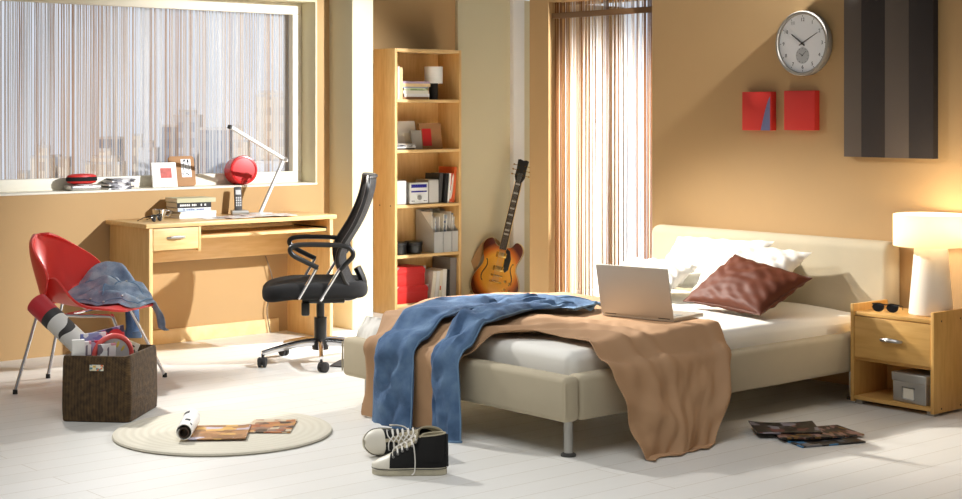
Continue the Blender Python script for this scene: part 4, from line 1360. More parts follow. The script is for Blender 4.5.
# magazines on the rug
mcol = printed('brown_magazine_cover', [C(150, 108, 70), C(176, 128, 84), C(140, 100, 64), C(196, 190, 206), C(222, 178, 100), C(156, 112, 74)], (16, 26, 3), seed=.4)
mcol2 = printed('orange_food_cover', [C(190, 124, 80), C(204, 150, 90), C(160, 88, 60), C(66, 56, 50), C(220, 204, 176), C(150, 120, 104)], (26, 26, 3), seed=3.4)
e1 = Vector((.80, -.60, 0)); e2 = Vector((.70, .714, 0))
mx = frame((3.60, 5.555, .0175), e1, e2, (0, 0, 1))
tag(MB().shell(lambda u, v: Vector(((u - .5) * .19, v * .27, .003 + .003 * sm(.7, 1, u) * v)), 8, 8, .004).build('magazine', mcol2), 'magazine with an orange food cover half under the rolled magazine on the rug', 'magazine', 'magazines on the rug')
m2 = [o_ for o_ in COL.objects if o_.name == 'magazine' or o_.name.startswith('magazine.')][-1]
m2.matrix_world = mx
t = thing('rolled_magazine', 'brown covered magazine with its left side rolled up, on the rug', 'magazine', (3.371, 5.548, .0235), 0, 'magazines on the rug')
t.rotation_euler = frame((0, 0, 0), e1, e2, (0, 0, 1)).to_euler()
def flat(u, v): return Vector((-.15 + u * .25, v * .28, .002 + .004 * sm(.85, 1, u)))
MB().shell(flat, 10, 8, .004).build('flat_pages', mcol, t)
def roll(u, v):
    a = u * 2 * PI * 1.35
    r = .034 - .008 * u + .004 * v
    return Vector((-.15 - r * math.sin(a), v * .285 - .004, r * 1.0 - r * math.cos(a) + .003))
rl = MB().shell(roll, 36, 8, .003).build('rolled_pages', M['white'], t)
def inner(u, v):
    a = u * 2 * PI
    r = .019 + .003 * v
    return Vector((-.15 - r * math.sin(a) - .002, v * .287 - .006, .031 - r * math.cos(a)))
MB().shell(inner, 26, 4, .004).build('inner_pages', mat('dark_print', C(70, 52, 40), .5), rl)
mb = MB()
for (a, v, w_, h_) in ((.52, .30, .10, .03), (.42, .80, .12, .05), (.62, .15, .05, .02)):
    mb.shell(lambda uu, vv: roll(0.0 + (a + (uu - .5) * w_) / 1.35, v + (vv - .5) * h_ * 3) + (Vector((-math.sin(2 * PI * (a + (uu - .5) * w_)), 0, -math.cos(2 * PI * (a + (uu - .5) * w_)))) * .0025), 4, 3, .0006)
mb.build('printed_marks', M['ink'], rl)


# ------------------------------------------------------------------- shoes
def sneaker(lab, locp, heading, roll_=0.0, pitch=0.0, lift=0.0, flop=0.0):
    """Toe along local +x, heel at x=0."""
    t = thing('canvas_sneaker', lab, 'shoe', locp, 0, 'pair of canvas sneakers')
    t.rotation_euler = (Matrix.Rotation(heading, 4, 'Z') @ Matrix.Rotation(roll_, 4, 'X') @ Matrix.Rotation(pitch, 4, 'Y')).to_euler()
    LN = .285
    def wd(s): return poly_at([(.029, 0, 0), (.031, 0, 0), (.034, 0, 0), (.034, 0, 0), (.036, 0, 0), (.043, 0, 0), (.048, 0, 0), (.050, 0, 0), (.047, 0, 0), (.038, 0, 0)], s).x * max(0, 1 - abs(2 * s - 1) ** 7) ** .5
    n = 44
    def outline(g):
        pts = []
        for k in range(n + 1):
            s = .5 - .5 * math.cos(PI * k / n); pts.append((s * LN, max(0.0005, wd(s) * (1 if 0 < s < 1 else 0) + g)))
        return [(x, y + .004 * math.sin(x / LN * PI)) for x, y in pts] + [(x, -y + .004 * math.sin(x / LN * PI)) for x, y in reversed(pts[1:-1])]
    so = MB().prism(outline(.003), 0, .030, bev=.004).build('sole', M['sole'], t)
    def band(g0, g1, z0, z1, m, nm):
        o_ = outline(g0); mb = MB(); mb.tube([(p[0], p[1], (z0 + z1) / 2) for p in o_], (z1 - z0) / 2, 6, closed=True, sx=1); return mb.build(nm, m, so)
    band(.0045, 0, .0235, .0265, M['ink'], 'sole_stripe')
    # upper
    def hup(s): return poly_at([(.075, 0, 0), (.080, 0, 0), (.090, 0, 0), (.104, 0, 0), (.112, 0, 0), (.106, 0, 0), (.090, 0, 0), (.068, 0, 0), (.054, 0, 0), (.038, 0, 0)], s).x
    def upper(u, v, s0=0.0, s1=1.0, g=0.0):
        s = s0 + (s1 - s0) * v
        a = PI * u
        w = max(0.0004, wd(s)) + g; h = hup(s) - .018 + g
        c = math.cos(a); sn = math.sin(a)
        e = .62
        return Vector((s * LN, w * abs(c) ** e * (1 if c > 0 else -1) * (1 - .12 * sn) + .004 * math.sin(s * PI), .018 + h * sn ** .8))
    MB().shell(lambda u, v: upper(u, v, .01, .80), 26, 26, .003).build('vamp', M['canvas_black'], t)
    MB().shell(lambda u, v: upper(u, v, .745, .995, .0015), 26, 14, .003).build('toe_cap', M['toe'], t)
    # ankle shaft
    def shaft(u, v):
        a = 2 * PI * u; c, sn = math.cos(a), math.sin(a)
        top_ = .150 + .006 * c * -1
        zz_ = .05 + v * (top_ - .05)
        ctr = .062 + .008 * (1 - v)
        lx = (.061 if c < 0 else .046 + .036 * (1 - v) ** 1.3)
        ly = .033 + .006 * math.sin(PI * v) * .5
        gap = 1.0
        x = ctr + lx * c * (1 - .06 * v) + flop * v * v * .03 * c
        return Vector((x, ly * sn * (1 + flop * .3 * v) + .003, zz_ - (.004 if c > .8 else 0)))
    sf = MB().shell(lambda u, v: shaft(u, v) if u < 1 else shaft(0, v), 32, 12, .0035).build('ankle_shaft', M['canvas_black'], t)
    MB().shell(lambda u, v: Vector((.062, .003, 0)) + (shaft(u, .45 + v * .55) - Vector((.062, .003, 0))) * 1.0 - Vector((math.cos(2 * PI * u), math.sin(2 * PI * u), 0)) * .0035, 32, 6, .002).build('lining', M['lining'], sf)
    MB().tube([shaft(k / 32, 1.0) for k in range(32)], .0028, 6, closed=True).build('collar_stitching', M['lining'], sf)
    # heel strip
    MB().tube([(-.001, .003, .03), (.0, .003, .09), (.001, .003, .152)], .006, 8).build('heel_strip', M['ink'], sf)
    # tongue
    def tongue(u, v):
        p = poly_at([(.215, 0, .072), (.175, 0, .100), (.140, 0, .118), (.118, 0, .142), (.112, 0, .166)], v)
        return p + Vector((-.004 * (2 * u - 1) ** 2, (u - .5) * .05 * (.8 + .3 * v) + .003, -.008 * (2 * u - 1) ** 2))
    MB().shell(tongue, 10, 14, .005).build('tongue', M['lining'], t)
    # eyelets & laces
    mb = MB(); ml = MB()
    rows = [(.205, .080), (.188, .091), (.171, .102), (.153, .110), (.134, .122), (.120, .138)]
    for i, (x, z) in enumerate(rows):
        yy = .026 + .002 * (5 - i) * .6
        for s in (-1, 1):
            mb.lathe([(.0022, 0), (.0048, 0), (.0048, .002), (.0022, .002)], 10, closed=True, M=frame((x - .006, s * (yy + .006) + .003, z - .010), (1, 0, 0), (0, .3, -s * 0.95), (0, s * .95, .3)))
        if i < 5:
            x2, z2 = rows[i + 1]
            ml.tube(spl([(x - .004, -yy - .006, z - .010), (x - .001, -.012, z + .007), (x2, .012, z2 + .007), (x2 - .006, yy + .006, z2 - .008)], 12), .0036, 6, sx=.5)
            ml.tube(spl([(x - .004, yy + .006, z - .010), (x - .001, .012, z + .010), (x2, -.012, z2 + .010), (x2 - .006, -yy - .006, z2 - .008)], 12), .0036, 6, sx=.5)
    mb.build('eyelets', M['silver'], sf)
    ml.tube(spl([(.130, .026, .122), (.122, .040, .112), (.116, .046, .06), (.118, .050, .018), (.128, .056, .006)], 18), .0038, 6, sx=.5)
    ml.tube(spl([(.130, -.026, .122), (.136, -.042, .10), (.150, -.054, .05), (.165, -.060, .010)], 14), .0038, 6, sx=.5)
    ml.build('laces', M['lace'], t)
    return t


hd_ = math.atan2(4.744 - 4.553, 3.552 - 3.748)
sneaker('black high top canvas sneaker standing upright in front, side on', (3.752, 4.553, 0), hd_)
s2_ = sneaker('black canvas sneaker lying tipped over behind the upright one', (3.962, 4.925, .052), math.radians(163), math.radians(-74), 0, flop=.3)

# ------------------------------------------------- magazines by the nightstand
dk1 = printed('dark_fashion_cover', [C(34, 28, 26), C(52, 42, 38), C(30, 26, 26), C(120, 70, 66), C(40, 34, 32), C(150, 142, 150)], (18, 18, 3), seed=.9)
dk2 = printed('dark_pattern_cover', [C(60, 44, 36), C(110, 66, 52), C(40, 32, 30), C(170, 130, 120), C(150, 110, 60), C(44, 36, 32)], (50, 24, 3), seed=5.2)
dk3 = printed('black_blue_cover', [C(26, 26, 28), C(34, 32, 34), C(60, 130, 180), C(28, 28, 30), C(120, 120, 124), C(30, 30, 32)], (26, 20, 3), seed=7.7)
def floor_mag(lab, c0, ex, ln, wd_, z, m, curl=0.0, name='magazine'):
    ex = Vector((ex[0], ex[1], 0)).normalized(); ey = Vector((-ex.y, ex.x, 0))
    def f(u, v):
        return Vector((u * ln, v * wd_, .003 + curl * (1 - math.sin(PI * min(1, u * 1.0)) ** .7) * sm(.25, 1, v) + .0015 * nz(u * 4, v * 4)))
    ob = MB().shell(f, 16, 12, .006).build(name, m)
    ob.matrix_world = frame((c0[0], c0[1], z), ex, ey, (0, 0, 1))
    return tag(ob, lab, 'magazine', 'magazines on the floor by the bed')
floor_mag('black magazine with blue specks lying nearest the viewer on the floor by the bed', (5.135, 3.955), (.79, -.31), .30, .20, 0.001, dk3)
floor_mag('open patterned magazine under the others, right end of the floor pile by the bed', (5.215, 4.03), (.80, -.32), .31, .21, .008, dk2)
floor_mag('dark magazine in the middle of the floor pile by the bed', (5.15, 4.07), (.84, -.55), .27, .20, .015, dk2)
floor_mag('dark magazine with a raised curling edge on top of the floor pile, at its left', (5.135, 4.19), (.83, -.72), .275, .21, .022, dk1, curl=.008)

# --------------------------------------------------------------------- bed
BXF, BXH, BYR, BYL = 4.25, 6.38, 4.425, 5.93
t = thing('upholstered_bed', 'low beige upholstered double bed with a tall headboard against the right wall', 'bed', (5.3, 5.17, 0))
def bp_(name, *b, bev=.03, par=t, m='upholstery', seg=4):
    return L(MB().box(*b, bev, seg), 5.3, 5.17).build(name, M[m], par)
fb = bp_('footboard', BXF, BXF + .085, BYR, BYL, .142, .322, bev=.024)
bp_('side_rail', BXF + .087, BXH - .002, BYR + .002, BYR + .085, .142, .322, bev=.022)
bp_('side_rail', BXF + .087, BXH - .002, BYL - .085, BYL - .002, .142, .322, bev=.022)
hb = bp_('headboard', BXH, 6.497, BYR - .03, 5.975, .13, .742, bev=.048, seg=5)
bp_('bed_base', BXF + .087, BXH - .003, BYR + .087, BYL - .087, .17, .205, bev=.004)
for y in (BYR + .003, BYL - .003):
    L(MB().tube([(BXF + .003, y, .165), (BXF + .003, y, .30)], .004, 6), 5.3, 5.17).build('corner_seam', M['upholstery'], fb)
for (x, y) in ((4.315, 4.475), (4.355, 5.86), (6.2, 4.475), (6.2, 5.86)):
    mb = MB().lathe([(0, .145), (.019, .145), (.019, .014), (0, .014)], 20, M=Matrix.Translation((x - 5.3, y - 5.17, 0)))
    lg = mb.build('leg', M['steel'], t)
    MB().lathe([(0, .0), (.031, .0), (.031, .008), (.022, .014), (0, .014)], 20, M=Matrix.Translation((x - 5.3, y - 5.17, 0))).build('foot_disc', M['darkgrey'], lg)

t = thing('mattress', 'mattress under a white fitted sheet on the beige bed', 'mattress', (5.36, 5.175, .205))
mb = MB(); mb.box(-.995, 1.012, -.665, .665, 0, .20, .045, 5)
bmesh.ops.subdivide_edges(mb.bm, edges=[e for e in mb.bm.edges if e.calc_length() > .3], cuts=24, use_grid_fill=True)
for v in mb.bm.verts:
    if v.co.z > .16:
        v.co.z += .006 * nz(v.co.x * 2.4, v.co.y * 2.6) + .0035 * nz(v.co.x * 9 + v.co.y * 4, v.co.y * 7, 3) - .012 * sm(.2, .9, v.co.x) * sm(-.3, -.6, v.co.y)
    else:
        v.co.y += .004 * nz(v.co.x * 12, v.co.z * 6, 5) * (1 if abs(v.co.y) > .5 else 0)
mb.build('fitted_sheet', M['sheet'], t)
# folds of sheet at the far foot corner
def shf(u, v):
    a = .0 + u * .30
    return Vector((4.300 + .02 * math.sin(u * 17) - .004 + .03 * u, 5.915 - u * .10 + .012 * math.sin(u * 23 + 1), .425 - v * .10 + .0 * a)) - Vector((5.36, 5.175, .205))
def shg(u, v):
    p = Vector((4.345 - .045 * sm(0, 1, v), 5.86 - u * .18, .418 - .105 * v ** 1.3))
    p.x += .006 * math.sin(u * 9) * v + .006 * nz(u * 9, v * 3)
    p.y += .010 * nz(u * 5, v * 4, 3) + .03 * v * (1 - u)
    return p - Vector((5.36, 5.175, .205))
MB().shell(shg, 24, 10, .004).build('loose_sheet_corner', M['sheet'], t)


# ---- cloth that lies on the bed and hangs over its edges
XE, YE = BXF - .006, BYR - .006
def top_z(x, y):
    k = min(sm(XE - .01, XE + .12, x), sm(YE - .01, YE + .11, y))
    return .334 + (.418 - .334) * k


def arc(o_, r, th_a):
    """distance o_ past an edge -> (outward, down)"""
    m = PI / 2 - th_a
    if o_ <= r * m:
        q = o_ / r; return r * math.sin(q), r * (1 - math.cos(q))
    rest = o_ - r * m
    return r * math.sin(m) + rest * math.sin(th_a), r * (1 - math.cos(m)) + rest * math.cos(th_a)


def drape(a, b, h, thf=.03, thr=.42):
    x, y = a, b; z = 0; nxy = Vector((0, 0, 1))
    of = XE - a; orr = YE - b
    base = top_z(max(a, XE), max(b, YE))
    dz = 0
    if of > 0:
        o1, d1 = arc(of, .03, thf); x = XE - o1; dz += d1; k = sm(0, .05, of); nxy = Vector((-k, 0, 1 - k))
    if orr > 0:
        o1, d1 = arc(orr, .035, thr); y = YE - o1; dz += d1; k = sm(0, .05, orr); nxy = Vector((nxy.x, -k, (1 - k) * nxy.z + .35 * k))
    nxy.normalize()
    return Vector((x, y, base - dz)) + nxy * h


near = [(3.845, 5.66), (3.84, 5.5), (3.85, 5.28), (3.90, 5.12), (4.17, 5.035), (4.40, 4.93), (4.50, 4.80), (4.50, 4.62), (4.45, 4.42), (4.47, 4.22), (4.48, 4.04), (4.49, 3.93)]
far = [(4.85, 6.02), (5.20, 6.0), (5.50, 5.93), (5.62, 5.72), (5.58, 5.46), (5.50, 5.22), (5.44, 5.02), (5.38, 4.84), (5.32, 4.64), (5.24, 4.46), (5.05, 4.20), (4.81, 3.93)]
left = [(3.845, 5.66), (4.1, 5.665), (4.26, 5.68), (4.42, 5.80), (4.62, 5.92), (4.85, 6.02)]
right = [(4.49, 3.93), (4.57, 3.95), (4.65, 3.96), (4.73, 3.94), (4.81, 3.93)]
P3 = lambda l: [(a, b, 0) for a, b in l]
near3, far3, left3, right3 = P3(near), P3(far), P3(left), P3(right)


def blanket_ab(u, v):
    A = poly_at(near3, u); Bq = poly_at(far3, u); Cq = poly_at(left3, v); Dq = poly_at(right3, v)
    p00, p10, p01, p11 = Vector(near3[0]), Vector(near3[-1]), Vector(far3[0]), Vector(far3[-1])
    p = A * (1 - v) + Bq * v + Cq * (1 - u) + Dq * u - (p00 * (1 - u) * (1 - v) + p10 * u * (1 - v) + p01 * (1 - u) * v + p11 * u * v)
    return p.x, p.y


def ridge(x):
    return (1 - abs(nz(x, 0.37))) ** 2


def blanket(u, v):
    a, b = blanket_ab(u, v)
    hang = max(sm(0, .1, XE - a), sm(0, .1, YE - b))
    n1 = nz(u * 2.6 + 3, v * 1.6, 1.7); n2 = nz(u * 6.5, v * 3.0, 8)
    f = .5 + .5 * math.sin(2 * PI * (v * 3.4 + 1.0 * n1 + .35 * n2 + .35 * math.sin(u * 6)))
    fine = nz(u * 15, v * 8, 3.1) * .6 + nz(u * 33, v * 17, 5.1) * .35
    md = .55 + .9 * max(0, nz(u * 3.3 + 9, v * 4.1, 2.2) + .25)
    amp = (.022 - .006 * sm(.3, 0, u) * sm(.5, .8, v)) * md
    h = .006 + amp * f ** 1.8 + .011 * (fine + .6)
    # bunch up towards the far edge and along the left of the bed
    h += (.012 * sm(.8, .95, v) * sm(.25, .5, u)) * (1 - hang)
    # sits flat where the laptop stands
    k = math.exp(-(((a - 5.21) / .20) ** 4 + ((b - 4.86) / .26) ** 4))
    h = h * (1 - k) + .016 * k
    if YE - b > 0:
        s_ = (YE - b)
        dg = v * 9.5 - s_ * 7 + 2.2 * nz(s_ * 4 + 2, v * 2.2, 6)
        h = h * (1 - .35 * sm(0, .3, s_)) + .040 * sm(0.0, .3, s_) * (.5 + .5 * math.sin(dg)) ** 1.5 + .014 * nz(s_ * 9, v * 9, 4)
    p = drape(a, b, h)
    p.z = max(p.z, .006 + .003 * f)
    return p


ob = MB().shell(blanket, 190, 96, .0035).build('blanket', M['blanket'])
tag(ob, 'crumpled beige blanket across the bed, hanging to the floor at the right side', 'blanket')


# -------------------------------------------------------------------- jeans
t = thing('blue_jeans', 'blue jeans flung over the foot of the bed with both legs hanging down', 'jeans', (0, 0, 0))
legL = [(5.03, 5.50), (4.86, 5.56), (4.70, 5.58), (4.52, 5.53), (4.36, 5.445), (4.22, 5.42), (4.10, 5.41), (3.97, 5.41), (3.83, 5.41)]
legR = [(5.00, 5.36), (4.87, 5.37), (4.72, 5.32), (4.56, 5.235), (4.40, 5.15), (4.24, 5.08), (4.12, 5.05), (3.99, 5.035), (3.885, 5.03)]
wL = [.11, .122, .130, .132, .132, .134, .136, .138, .142]
wR = [.105, .112, .108, .100, .092, .085, .083, .085, .090]
def leg_fn(path, wds, base_h, seed):
    P_ = P3(path); Wp = [(w, 0, 0) for w in wds]
    def f(u, v):
        # closed tube: u around, v along
        c = poly_at(P_, v); d_ = (poly_at(P_, min(1, v + .01)) - poly_at(P_, max(0, v - .01))).normalized()
        n2 = Vector((-d_.y, d_.x, 0)); w = poly_at(Wp, v).x
        q = 2 * PI * u; cs, sn = math.cos(q), math.sin(q)
        ab = c + n2 * (w * abs(cs) ** .8 * (1 if cs > 0 else -1))
        fold = .5 + .5 * math.sin(cs * 5 + 7 * nz(v * 3.5 + seed, cs * .8) + v * 9)
        th_b = .022 + .020 * fold + .018 * nz(v * 12 + seed, cs * 2.6, 3) + .012 * sm(.30, .55, v) * sm(.8, .6, v) * math.sin(v * 42 + cs * 2)
        h = base_h + (th_b * max(0, sn) ** .75 if sn > 0 else -.006 * abs(sn))
        return drape(ab.x, ab.y, h, thf=.06)
    return f
fL = leg_fn(legL, wL, .046, 2.2); fR = leg_fn(legR, wR, .046, 6.1)
def jeg(f, nm):
    mb = MB(); mb.grid(f, 36, 90, closeu=True)
    ob = mb.build(nm, M['denim'], t)
    s1_ = MB(); s1_.tube([f(.02, v / 80) + Vector((0, 0, .001)) for v in range(4, 80)], .0035, 6); s1_.tube([f(.48, v / 80) + Vector((0, 0, .001)) for v in range(4, 80)], .0035, 6)
    s1_.build('side_seam', M['denim_seam'], ob)
    hm = MB(); hm.tube([f(k / 36, .985) for k in range(36)], .0045, 6, closed=True); hm.tube([f(k / 36, 1.0) for k in range(36)], .005, 6, closed=True); hm.build('hem', M['denim_seam'], ob)
    return ob
jeg(fL, 'leg'); jeg(fR, 'leg')
def hipf(u, v):
    # seat and waist of the jeans, closed flattened tube
    P_ = [(4.80, 5.46, 0), (4.92, 5.42, 0), (5.03, 5.36, 0), (5.10, 5.28, 0), (5.13, 5.18, 0)]
    c = poly_at(P_, v); d_ = (poly_at(P_, min(1, v + .02)) - poly_at(P_, max(0, v - .02))).normalized()
    n2 = Vector((-d_.y, d_.x, 0)); w = .20 - .06 * sm(.5, 1, v)
    q = 2 * PI * u; cs, sn = math.cos(q), math.sin(q)
    ab = c + n2 * (w * cs)
    h = .050 + (.022 + .016 * nz(cs * 3, v * 6, 4) + .012 * math.sin(cs * 7 + v * 5)) * (max(0, sn) ** .7) - .03 * sm(.6, 1, v) * max(0, sn)
    return drape(ab.x, ab.y, h)
hp = MB().grid(hipf, 40, 24, closeu=True).build('hips', M['denim'], t)
MB().tube([hipf(k / 40, 1.0) for k in range(40)], .010, 8, closed=True, sx=.5).build('waistband', M['denim_seam'], hp)
mb = MB()
mb.tube([hipf(.12 + .06 * math.sin(k / 8 * PI), .35 + k / 8 * .5) + Vector((0, 0, .002)) for k in range(9)], .003, 6)
mb.tube([hipf(.30 + .05 * math.sin(k / 8 * PI), .35 + k / 8 * .5) + Vector((0, 0, .002)) for k in range(9)], .003, 6)
mb.build('pocket_seam', M['denim_seam'], hp)


# ------------------------------------------------------------------ pillows
def pillow(name, label, cat, c, thick, m, group=None, seed=0.0, wr=1.0, seam=None):
    c = [Vector(p) for p in c]      # bl, br, tr, tl
    ctr = sum(c, Vector()) / 4
    nrm = ((c[1] - c[0]).cross(c[3] - c[0])).normalized()
    def base(u, v):
        s = 2 * u - 1; q = 2 * v - 1
        pin = .07
        uu = .5 + .5 * s * (1 - pin * (1 - q * q) * abs(s) ** 2)
        vv = .5 + .5 * q * (1 - pin * (1 - s * s) * abs(q) ** 2)
        return (c[0] * (1 - uu) * (1 - vv) + c[1] * uu * (1 - vv) + c[2] * uu * vv + c[3] * (1 - uu) * vv) - ctr
    def side(sg):
        def f(u, v):
            s = 2 * u - 1; q = 2 * v - 1
            e = max(0, (1 - s * s)) ** .48 * max(0, (1 - q * q)) ** .48
            w = wr * e ** .5 * (.010 * nz(u * 5 + seed, v * 6) + .010 * abs(nz(u * 3 + v * 5 + seed, u * 4 - v * 3, 2)) + .004 * nz(u * 15, v * 13, seed))
            rim = .012 * wr * (1 - e) * math.sin((u + v) * 34 + seed) * (1 if e > 0 else 0) * e
            return base(u, v) + nrm * sg * (thick * e + w + rim)
        return f
    mb = MB(); mb.grid(side(1), 34, 34); mb.grid(lambda u, v: side(-1)(1 - u, v), 34, 34)
    t = thing(name, label, cat, ctr, 0, group)
    mb.build('cover', m, t, weld=True, ang=70)
    if seam is not None:
        e_ = [base(k / 20, 0) for k in range(20)] + [base(1, k / 20) for k in range(20)] + [base(1 - k / 20, 1) for k in range(20)] + [base(0, 1 - k / 20) for k in range(20)]
        MB().tube(e_, .0035, 6, closed=True).build('piping', seam, t)
    return t


pillow('bed_pillow', 'large white pillow leaning on the headboard at the window side of the bed', 'pillow', [(6.10, 5.72, .45), (6.10, 5.08, .45), (6.33, 5.05, .71), (6.33, 5.71, .695)], .06, M['sheet'], 'white pillows', 1.0, 1.5)
pillow('bed_pillow', 'white pillow leaning on the headboard behind the brown cushion', 'pillow', [(5.96, 5.30, .45), (5.98, 4.84, .44), (6.30, 4.79, .672), (6.26, 5.32, .69)], .06, M['sheet'], 'white pillows', 4.0, 1.7)
pillow('bed_pillow', 'white pillow lying low at the window side in front of the large one', 'pillow', [(5.84, 5.82, .45), (5.84, 5.34, .45), (6.08, 5.34, .575), (6.08, 5.84, .585)], .055, M['sheet'], 'white pillows', 7.0, 1.5)
pillow('cushion', 'shiny brown square cushion in front of the white pillows', 'cushion', [(5.76, 5.16, .44), (5.66, 4.60, .435), (5.98, 4.55, .585), (6.02, 5.05, .66)], .07, M['satin'], None, 2.5, 1.0, mat('brown_piping', C(92, 46, 24), .6))

# ------------------------------------------------------------------- laptop
h0 = Vector((5.085, 5.055, .437)); h1 = Vector((5.15, 4.672, .437))
lx = (h1 - h0); LWd = lx.length; lx.normalize(); ly = Vector((-lx.y, lx.x, 0))
if ly.x < 0: ly = -ly
t = thing('laptop', 'open silver laptop on the blanket, its lid turned to the viewer', 'laptop', h0)
t.rotation_euler = (0, 0, math.atan2(lx.y, lx.x))
# local x along hinge, local y towards the headboard
MB().box(0, LWd, .004, .255, .0, .018, .004, 3).build('base', M['laptop'], t)
b_ = [o_ for o_ in t.children if o_.name.startswith('base')][0]
mb = MB()
for r in range(5):
    for c in range(13):
        mb.box(.022 + c * (LWd - .05) / 13, .022 + (c + .86) * (LWd - .05) / 13, .03 + r * .02, .047 + r * .02, .018, .0198)
mb.build('keyboard', M['laptop_key'], b_)
MB().box(LWd / 2 - .045, LWd / 2 + .045, .155, .22, .0178, .0186).build('touchpad', M['laptop_key'], b_)
T = Matrix.Translation((0, .006, .016)) @ rot('X', 12)
ld = MB().box(0, LWd, -.008, .0, 0, .231, .0035, 3, M=T).build('lid', M['laptop'], t)
MB().box(.012, LWd - .012, -.0005, .0012, .014, .221, M=T).build('screen', M['ink'], ld)
for x in (.05, LWd - .05):
    MB().lathe([(0, -.03), (.006, -.03), (.006, .03), (0, .03)], 10, M=Matrix.Translation((x, .006, .016)) @ rot('Y', 90)).build('hinge', M['darkgrey'], ld)

# --------------------------------------------------------------- nightstand
NX0, NX1, NY0, NY1 = 6.10, 6.374, 3.968, 4.418
nx, ny = (NX0 + NX1) / 2, (NY0 + NY1) / 2
t = thing('nightstand', 'beech nightstand with one drawer and an open shelf beside the bed', 'nightstand', (nx, ny, 0))
def np_(name, m, *b, bev=.0015, par=t): return L(MB().box(*b, bev), nx, ny).build(name, M[m], par)
sl_ = np_('side_panel', 'beech', NX0, NX1, NY1 - .018, NY1, .012, .468)
sr_ = np_('side_panel', 'beech', NX0, NX1, NY0, NY0 + .018, .012, .468)
np_('top_board', 'beech_y', NX0 + .006, NX1, NY0 + .018, NY1 - .018, .417, .435)
np_('bottom_board', 'beech_y', NX0 + .004, NX1, NY0 + .018, NY1 - .018, .022, .040)
np_('shelf_board', 'beech_y', NX0 + .02, NX1, NY0 + .018, NY1 - .018, .205, .220)
np_('back_panel', 'beech_y', NX1 - .008, NX1, NY0 + .018, NY1 - .018, .04, .417)
dr = np_('drawer', 'beech_y', NX0 + .003, NX0 + .25, NY0 + .0205, NY1 - .0205, .2225, .4135)
ym = (NY0 + NY1) / 2
L(MB().tube(spl([(NX0 + .003, ym + .055, .318), (NX0 - .014, ym + .042, .320), (NX0 - .022, ym, .323), (NX0 - .014, ym - .042, .320), (NX0 + .003, ym - .055, .318)], 15), [.006 + .004 * math.sin(PI * k / 14) for k in range(15)], 8), nx, ny).build('handle', M['silver'], dr)
for x in (NX0 + .04, NX1 - .04):
    for y in (NY0 + .03, NY1 - .03):
        L(MB().box(x - .02, x + .02, y - .02, y + .02, 0, .022, .003), nx, ny).build('foot', M['grey'], t)
for (x, z) in ((NX0 + .06, .426), (NX0 + .06, .031), (NX1 - .06, .426), (NX1 - .06, .031)):
    L(MB().ball((x, NY0, z), .0045, .0016, .0045, 10), nx, ny).build('screw_cap', M['ink'], sr_)
# lamp
t = thing('bedside_lamp', 'lit white lamp with a conical base and drum shade on the nightstand', 'lamp', (6.268, 4.093, .435))
MB().lathe([(0, 0), (.096, 0), (.101, .006), (.099, .03), (.074, .315), (.068, .322), (0, .322)], 48).build('lamp_base', M['opal'], t)
MB().lathe([(.170, .318), (.170, .463), (.1675, .463), (.1675, .318)], 64, closed=True).build('lamp_shade', M['shade'], t)
mb = MB()
for k in range(3):
    a = 2 * PI * k / 3 + .4
    mb.tube([(0, 0, .44), (.168 * math.cos(a), .168 * math.sin(a), .44)], .002, 6)
mb.build('shade_spider', M['silver'], t)
MB().lathe([(0, .32), (.014, .32), (.014, .36), (0, .36)], 14).build('bulb_holder', M['silver'], t)
bulbm = bpy.data.materials.new('lit_bulb'); bulbm.use_nodes = True
bb = bulbm.node_tree.nodes['Principled BSDF']; bb.inputs['Emission Color'].default_value = (1, .78, .5, 1); bb.inputs['Emission Strength'].default_value = 6
MB().ball((0, 0, .39), .028, .028, .034, 16).build('bulb', bulbm, t)
# sunglasses on nightstand
t = thing('sunglasses', 'dark wraparound sunglasses on the nightstand beside the lamp', 'glasses', (6.17, 4.275, .435), math.radians(-75))
glasses(t, .066)
# metal box
t = thing('metal_box', 'small silver metal box with a label holder in the open nightstand shelf', 'box', (6.235, 4.10, .040), math.radians(-6))
bd_ = MB().box(-.115, .115, -.095, .095, 0, .105, .006, 3).build('box_body', M['steel'], t)
ld = MB().box(-.119, .119, -.099, .099, .095, .135, .005, 3).build('lid', M['steel'], t)
mb = MB(); zc = .045
mb.box(-.121, -.114, -.035, .035, zc - .028, zc - .024); mb.box(-.121, -.114, -.035, .035, zc + .024, zc + .028)
mb.box(-.121, -.114, -.035, -.031, zc - .028, zc + .028); mb.box(-.121, -.114, .031, .035, zc - .028, zc + .028)
mb.build('label_holder', M['chrome'], bd_); MB().box(-.1165, -.114, -.031, .031, zc - .024, zc + .024).build('label_card', M['page'], bd_)

# --------------------------------------------------------------- wall things
XW = 6.5
FM = lambda x, y, z: frame((x, y, z), (0, -1, 0), (0, 0, 1), (-1, 0, 0))
t = thing('wall_clock', 'round wall clock with grey rim and white dial above the red canvases', 'clock', (XW, 4.98, 1.722))
K = frame((0, 0, 0), (0, -1, 0), (0, 0, 1), (-1, 0, 0))
MB().lathe([(0, 0), (.163, 0), (.167, .006), (.167, .040), (.163, .046), (.153, .046), (.149, .040), (.149, .030), (0, .030)], 72, M=K).build('clock_case', M['clock_rim'], t)
fc = MB().lathe([(0, .030), (.149, .030), (.149, .0315), (0, .0316)], 64, M=K).build('dial', M['clock_face'], t)
mb = MB()
for h_ in range(1, 13):
    a = PI / 2 - h_ * PI / 6
    mb.text(str(h_), .026, K @ Matrix.Translation((math.cos(a) * .122, math.sin(a) * .122, .0318)))
for k in range(12):
    a = PI / 2 - k * PI / 6
    mb.box(-.0012, .0012, -.004, .004, .0314, .0322, M=K @ Matrix.Translation((math.cos(a) * .141, math.sin(a) * .141, 0)) @ rot('Z', math.degrees(a) - 90))
mb.build('numerals', M['ink'], fc)
